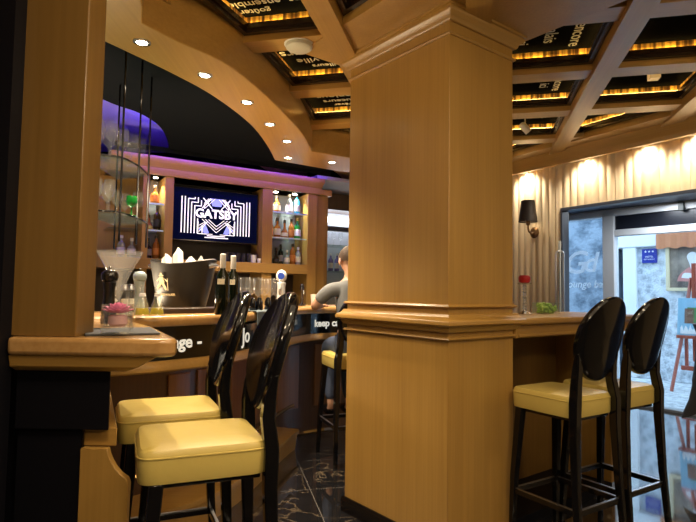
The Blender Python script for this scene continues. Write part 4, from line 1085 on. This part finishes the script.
# wavy orange-brown strip standing in for a warm reflection, above the painting
xa = fl(659.5); xb = fl(745); P = FC+A2*xa
zt, zb = zat(660, 233, P.y), zat(660, 249, P.y)
def wavy(x0, x1, z0, z1, y):
    R = []; n = 40
    for i in range(n+1):
        x = x0+(x1-x0)*i/n; yy = y+.015*math.sin(i*1.1); zb_ = z0-.012*math.sin(i*.8)
        R.append([(x, yy, zb_), (x, yy+.012, zb_), (x, yy+.012, z1), (x, yy, z1)])
    return MB().rings(R)
o = wavy(xa, xb, zb, zt, .09).build('reflection_strip', simple('orange_brown_reflection', (.52, .20, .09), .8), loc=(FC.x, FC.y, 0), rotz=ang)
tag(o, 'orange-brown strip for a warm reflection above the gold-framed painting', 'reflection')
# easel with a landscape
ez = thing('easel', 'red wooden artist easel standing in the street', 'easel', (xat(692, 330, 7.35), 7.35, 0), ang)
redw = wood('red_easel_wood', (.32, .06, .035), (.45, .11, .06), 'Z')
E = ez.location
sc_ = F/7.35
def el(px, py): # local x on the easel plane, height
    t_ = hit(px, (E.x, E.y), A2); q = Vector((E.x, E.y))+A2*t_; return t_, zat(px, py, q.y)
x1, zt1 = el(681, 338); x0, _ = el(670.5, 392)
for s in (1, -1):
    b = MB(); b.tube([(s*x0, .03, 0.0), (s*x1*.95, -.04, .85), (s*x1*.35, -.12, 1.55)], .024, 4); b.build('leg', redw, ez)
MB().tube([(0, -.62, 0), (0, -.17, 1.5)], .022, 4).build('leg', redw, ez)
MB().box(-.025, .025, -.12, -.08, .42, zat(692, 263, 7.35)).build('mast', redw, ez, bevel=.003)
zc = el(684, 368)[1]; MB().box(-x1-.02, x1+.02, -.03, .0, zc-.03, zc+.03).build('crossbar', redw, ez, bevel=.003)
zs = el(684, 336)[1]; MB().box(-x1-.05, x1+.05, -.05, .06, zs-.03, zs+.01).build('tray', redw, ez, bevel=.003)
xe = el(684, 350)[0]; MB().box(xe-.02, xe+.02, -.06, -.03, zc, zs).build('strut', redw, ez, bevel=.003)
pl_ = thing('landscape_painting', 'small green and blue landscape canvas resting on the red easel', 'painting', (E.x, E.y, zs+.011), ang)
pl_.rotation_euler = (math.radians(6), 0, ang)
xw = abs(el(676.5, 310)[0]); ph_ = zat(678, 298, 7.3)-zs-.01
MB().box(-xw, xw, -.012, .012, 0, ph_).build('canvas', simple('sky_paint', (.26, .50, .66), .6), pl_, bevel=.002)
MB().box(-xw+.07, xw-.12, .0122, .014, ph_*.32, ph_*.75).build('painted_trees', simple('green_paint', (.10, .24, .08), .7), pl_)
MB().box(xw-.20, xw-.09, .0142, .016, ph_*.32, ph_*.72).build('painted_house', simple('brown_paint', (.20, .11, .07), .7), pl_)
b = MB(); random.seed(4)
b.vprism([(-xw+.02, .02)]+[(xw-.04-.0 , .02)]+[(xw-.04-(2*xw-.08)*k/14, ph_*(.20+.09*math.sin(k*2.3))) for k in range(15)], .0122, .0145)
b.build('painted_foam', simple('white_paint_marks', (.75, .80, .82), .7), pl_)
# black cloth on a pedestal table at the right edge
p = at(727, 380, 4.35)
dt = thing('draped_table', 'high table under a black pointed stretch cover at the right edge', 'table', (p.x, p.y, 0))
cloth = simple('black_stretch_cloth', (.008, .008, .011), .65)
n = 48; R = []
for z, r, k in ((.30, .21, .0), (.48, .235, .12), (.62, .235, .04), (.80, .21, .0), (1.0, .20, .0), (1.06, .22, 0), (1.075, .225, 0), (1.08, .21, 0), (1.08, .02, 0)):
    ring_ = []
    for i in range(n):
        a = 2*PI*i/n+PI; pt = max(0, math.cos(2*(a-PI)))**6
        rr = r*(1+k*2.2*pt); zz = z+(0.06*(1-pt) if z < .4 else 0) + (-.10*pt*(.48-.30) if False else 0)
        if z < .4: rr = r*(1+.75*pt); zz = .30+.14*(1-pt)+.04*pt
        ring_.append((rr*math.cos(a), rr*math.sin(a), zz))
    R.append(ring_)
MB().rings(R).build('cover', cloth, dt)
MB().lathe([(.22, 0), (.22, .015), (.04, .03), (.035, 1.05)], n=20).build('pedestal', black, dt)

# ------------------------------------------------------------------ seated person
def skin_mesh(name, joints, edges, mat, parent=None, sub=2, root=0):
    me = bpy.data.meshes.new(name); me.from_pydata([j[:3] for j in joints], edges, []); 
    o = bpy.data.objects.new(name, me); C.objects.link(o)
    md = o.modifiers.new('skin', 'SKIN'); md.use_smooth_shade = True
    for i, j in enumerate(joints):
        v = me.skin_vertices[0].data[i]; r = j[3]; v.radius = (r, r) if not isinstance(r, tuple) else r; v.use_root = (i == root)
    sb = o.modifiers.new('sub', 'SUBSURF'); sb.levels = sub; sb.render_levels = sub
    dg = bpy.context.evaluated_depsgraph_get(); m2 = bpy.data.meshes.new_from_object(o.evaluated_get(dg))
    bpy.data.objects.remove(o); m2.materials.clear(); m2.materials.append(mat)
    m2.polygons.foreach_set('use_smooth', [True]*len(m2.polygons))
    o = bpy.data.objects.new(name, m2); C.objects.link(o)
    if parent: o.parent = parent
    return o
skinm = simple('skin', (.55, .32, .22), .5); shirtm = simple('grey_tshirt', (.17, .18, .19), .85); jean = simple('blue_jeans', (.05, .07, .13), .85); hairm = simple('brown_hair', (.045, .024, .013), .7, bump=.5, bscale=90)
PX, PY, PA = .065, 4.38, face(-.35, .94)
pn = thing('person', 'person in grey t-shirt and jeans seated at the bar, back turned, brown hair', 'person', (PX, PY, -.035), PA)
J = [(0, -.02, .93, (.135, .105)), (0, .02, 1.10, (.12, .09)), (0, .07, 1.25, (.14, .10)), (0, .10, 1.36, (.09, .075)), (0, .135, 1.435, .052), (0, .11, 1.50, .05)]
E = [(0, 1), (1, 2), (2, 3), (3, 4), (4, 5)]
def addj(j, par): J.append(j); E.append((par, len(J)-1)); return len(J)-1
h0 = addj((0, .185, 1.55, (.070, .082)), 5); h1 = addj((0, .175, 1.62, (.074, .092)), h0); h2 = addj((0, .17, 1.675, (.05, .06)), h1)
for s in (-1, 1):
    sh = addj((s*.180, .10, 1.345, .048), 3)
    e_ = addj((s*.275 if s < 0 else .235, .22, 1.20, .042), addj((s*.235, .165, 1.275, .040), sh))
    w_ = addj((s*.14, .47, 1.205, .026), addj((s*.205, .35, 1.212, .037), e_))
    hp_ = addj((s*.09, .02, .90, .085), 0); kn = addj((s*.085, .40, .86, .062), addj((s*.09, .2, .885, .075), hp_))
    an = addj((s*.08, .31, .36, .036), addj((s*.082, .37, .62, .050), kn)); addj((s*.085, .44, .325, .032), addj((s*.082, .36, .322, .036), an))
body = skin_mesh('body', J, E, skinm, pn)
# hands: palm and five fingers each
for s in (-1, 1):
    wp = Vector((s*.135, .475, 1.203)); dirf = Vector((-s*.35, .93, -.02)).normalized(); side = Vector((-.93*s, -.35, 0)).normalized()
    HJ = [(*wp, .020), (*(wp+dirf*.05), (.034, .014)), (*(wp+dirf*.085), (.036, .012))]; HE = [(0, 1), (1, 2)]
    for k, (o_, ln_) in enumerate(((.027, .060), (.009, .070), (-.009, .066), (-.026, .052))):
        b0 = wp+dirf*.085+side*o_; par = 2
        for q, fr in enumerate((.25, .65, 1.0)):
            pz = b0+dirf*ln_*fr+Vector((0, 0, -.004-.010*q)); HJ.append((*pz, .0088-.001*q)); HE.append((par, len(HJ)-1)); par = len(HJ)-1
    par = 1
    for q, (a_, c_) in enumerate(((.030, .03), (.052, .052), (.058, .078))):
        pz = wp+dirf*(.02+c_*.7)+side*a_+Vector((0, 0, -.004*q)); HJ.append((*pz, .0105-.001*q)); HE.append((par, len(HJ)-1)); par = len(HJ)-1
    skin_mesh('hand', HJ, HE, skinm, pn)
# clothing and head details
SJ = [(0, -.02, .90, (.150, .120)), (0, .02, 1.08, (.138, .108)), (0, .07, 1.25, (.155, .115)), (0, .10, 1.365, (.10, .082)), (0, .118, 1.41, .062)]
SE = [(0, 1), (1, 2), (2, 3), (3, 4)]
for s in (-1, 1):
    SJ.append((s*.185, .10, 1.345, .064)); SE.append((3, len(SJ)-1)); SJ.append((s*.232, .165, 1.278, .057)); SE.append((len(SJ)-2, len(SJ)-1)); SJ.append((s*.248, .19, 1.245, .056)); SE.append((len(SJ)-2, len(SJ)-1))
skin_mesh('t_shirt', SJ, SE, shirtm, pn)
TJ = [(0, -.02, .895, (.145, .115))]; TE = []
for s in (-1, 1):
    par = 0
    for j in ((s*.09, .03, .895, .095), (s*.09, .2, .89, .084), (s*.085, .405, .862, .072), (s*.082, .375, .62, .062), (s*.08, .315, .40, .053)):
        TJ.append(j); TE.append((par, len(TJ)-1)); par = len(TJ)-1
skin_mesh('jeans', TJ, TE, jean, pn)
for s in (-1, 1): MB().ball((s*.083, .40, .325), .05, 14, (.045, .125, .04)).build('shoe', black, pn, loc=(0, 0, 0))
hb = MB(); R = []
for j in range(9):
    t_ = PI*.02+PI*.56*j/8; n = 24; ring_ = []
    for i in range(n):
        a = 2*PI*i/n; fr = max(0, math.sin(a)); q = min(t_, PI*(.60-.27*fr))
        ring_.append((.086*math.sin(q)*math.cos(a), .165+.105*math.sin(q)*math.sin(a), 1.608+.103*math.cos(q)+.003*math.sin(5*a+j)))
    R.append(ring_)
hb.rings(R).build('hair', hairm, pn)
for s in (-1, 1): MB().ball((s*.083, .155, 1.578), .03, 10, (.010, .020, .032)).build('ear', skinm, pn)
MB().rings([[(-.010, .262, 1.60), (.010, .262, 1.60), (0, .250, 1.605)], [(-.016, .272, 1.562), (.016, .272, 1.562), (0, .250, 1.56)], [(-.006, .288, 1.568), (.006, .288, 1.568), (0, .262, 1.575)]]).build('nose', skinm, pn)
for s in (-1, 1): MB().ball((s*.030, .248, 1.600), .01, 10, (.011, .008, .008)).build('eye', simple('eye_dark' if s < 0 else 'eye_dark_2', (.03, .02, .02), .2), pn)
MB().ball((0, .262, 1.53), .01, 10, (.022, .007, .006)).build('mouth', simple('lips', (.42, .17, .15), .5), pn)

# ------------------------------------------------------------------ light
w = bpy.data.worlds.new('world'); S.world = w; w.use_nodes = True
bg = w.node_tree.nodes['Background']; bg.inputs[0].default_value = (.52, .75, 1.0, 1); bg.inputs[1].default_value = 3.4
warm = (1, .78, .50)
# room downlights in the ceiling beams (above and behind the viewpoint and over the floor)
for x, y, e in ((-.2, .4, 45), (1.3, .9, 45), (2.6, 2.0, 20), (.3, 1.6, 22)):
    lamp('SPOT', (x, y, 2.69), e, warm, .05, angle=140, blend=.9)
lamp('AREA', (.8, 1.0, 2.68), 16, warm, 2.4)  # added broad fill light for the whole room
lamp('POINT', (-.1, .9, 2.35), 14, warm, .1)  # added fill point for the upper pillar and beams
for p in ((.6, -1.0, 2.4), (2.0, -.7, 2.4), (3.6, 1.2, 2.4)):      # added unseen fill points behind the viewpoint, for beams and faces
    lamp('POINT', p, 22, warm, .12)
lamp('AREA', tuple(SF+Vector((-.792, -.61))*.5+A2*-.8)+(2.34,), 12, (.85, .92, 1), .5)  # added cool fill that brightens the white door frame
# wall washers under the pelmet
for px in (530, 591, 652, 705):
    s_ = hit(px, W0, WD); p = wlw(s_, .135, 2.70)
    lamp('SPOT', p, 34, (1, .86, .66), .03, target=wlw(s_, .12, 0), angle=125, blend=.8)
# shelf spots
for s in (1.18, 1.42, -.16):
    p = bw(s, .12, 2.415); lamp('SPOT', p, 18, (1, .93, .82), .015, target=bw(s, .2, 0), angle=110, blend=.7)
lamp('AREA', (-1.80, 3.5, .98), 36, warm, .6, target=(-.75, 3.3, 2.6))  # added upward fill behind the counter, standing in for bounce onto the soffit
lamp('SPOT', at(525, 132, 4.70), 45, warm, .03, target=tab_on(546, .30), angle=50, blend=.7)
# over the bar and back counter
# blue cove glow
S.view_settings.view_transform = 'Standard'; S.view_settings.look = 'None'; S.view_settings.gamma = 1; S.view_settings.exposure = .48

S.cycles.transparent_max_bounces = 32
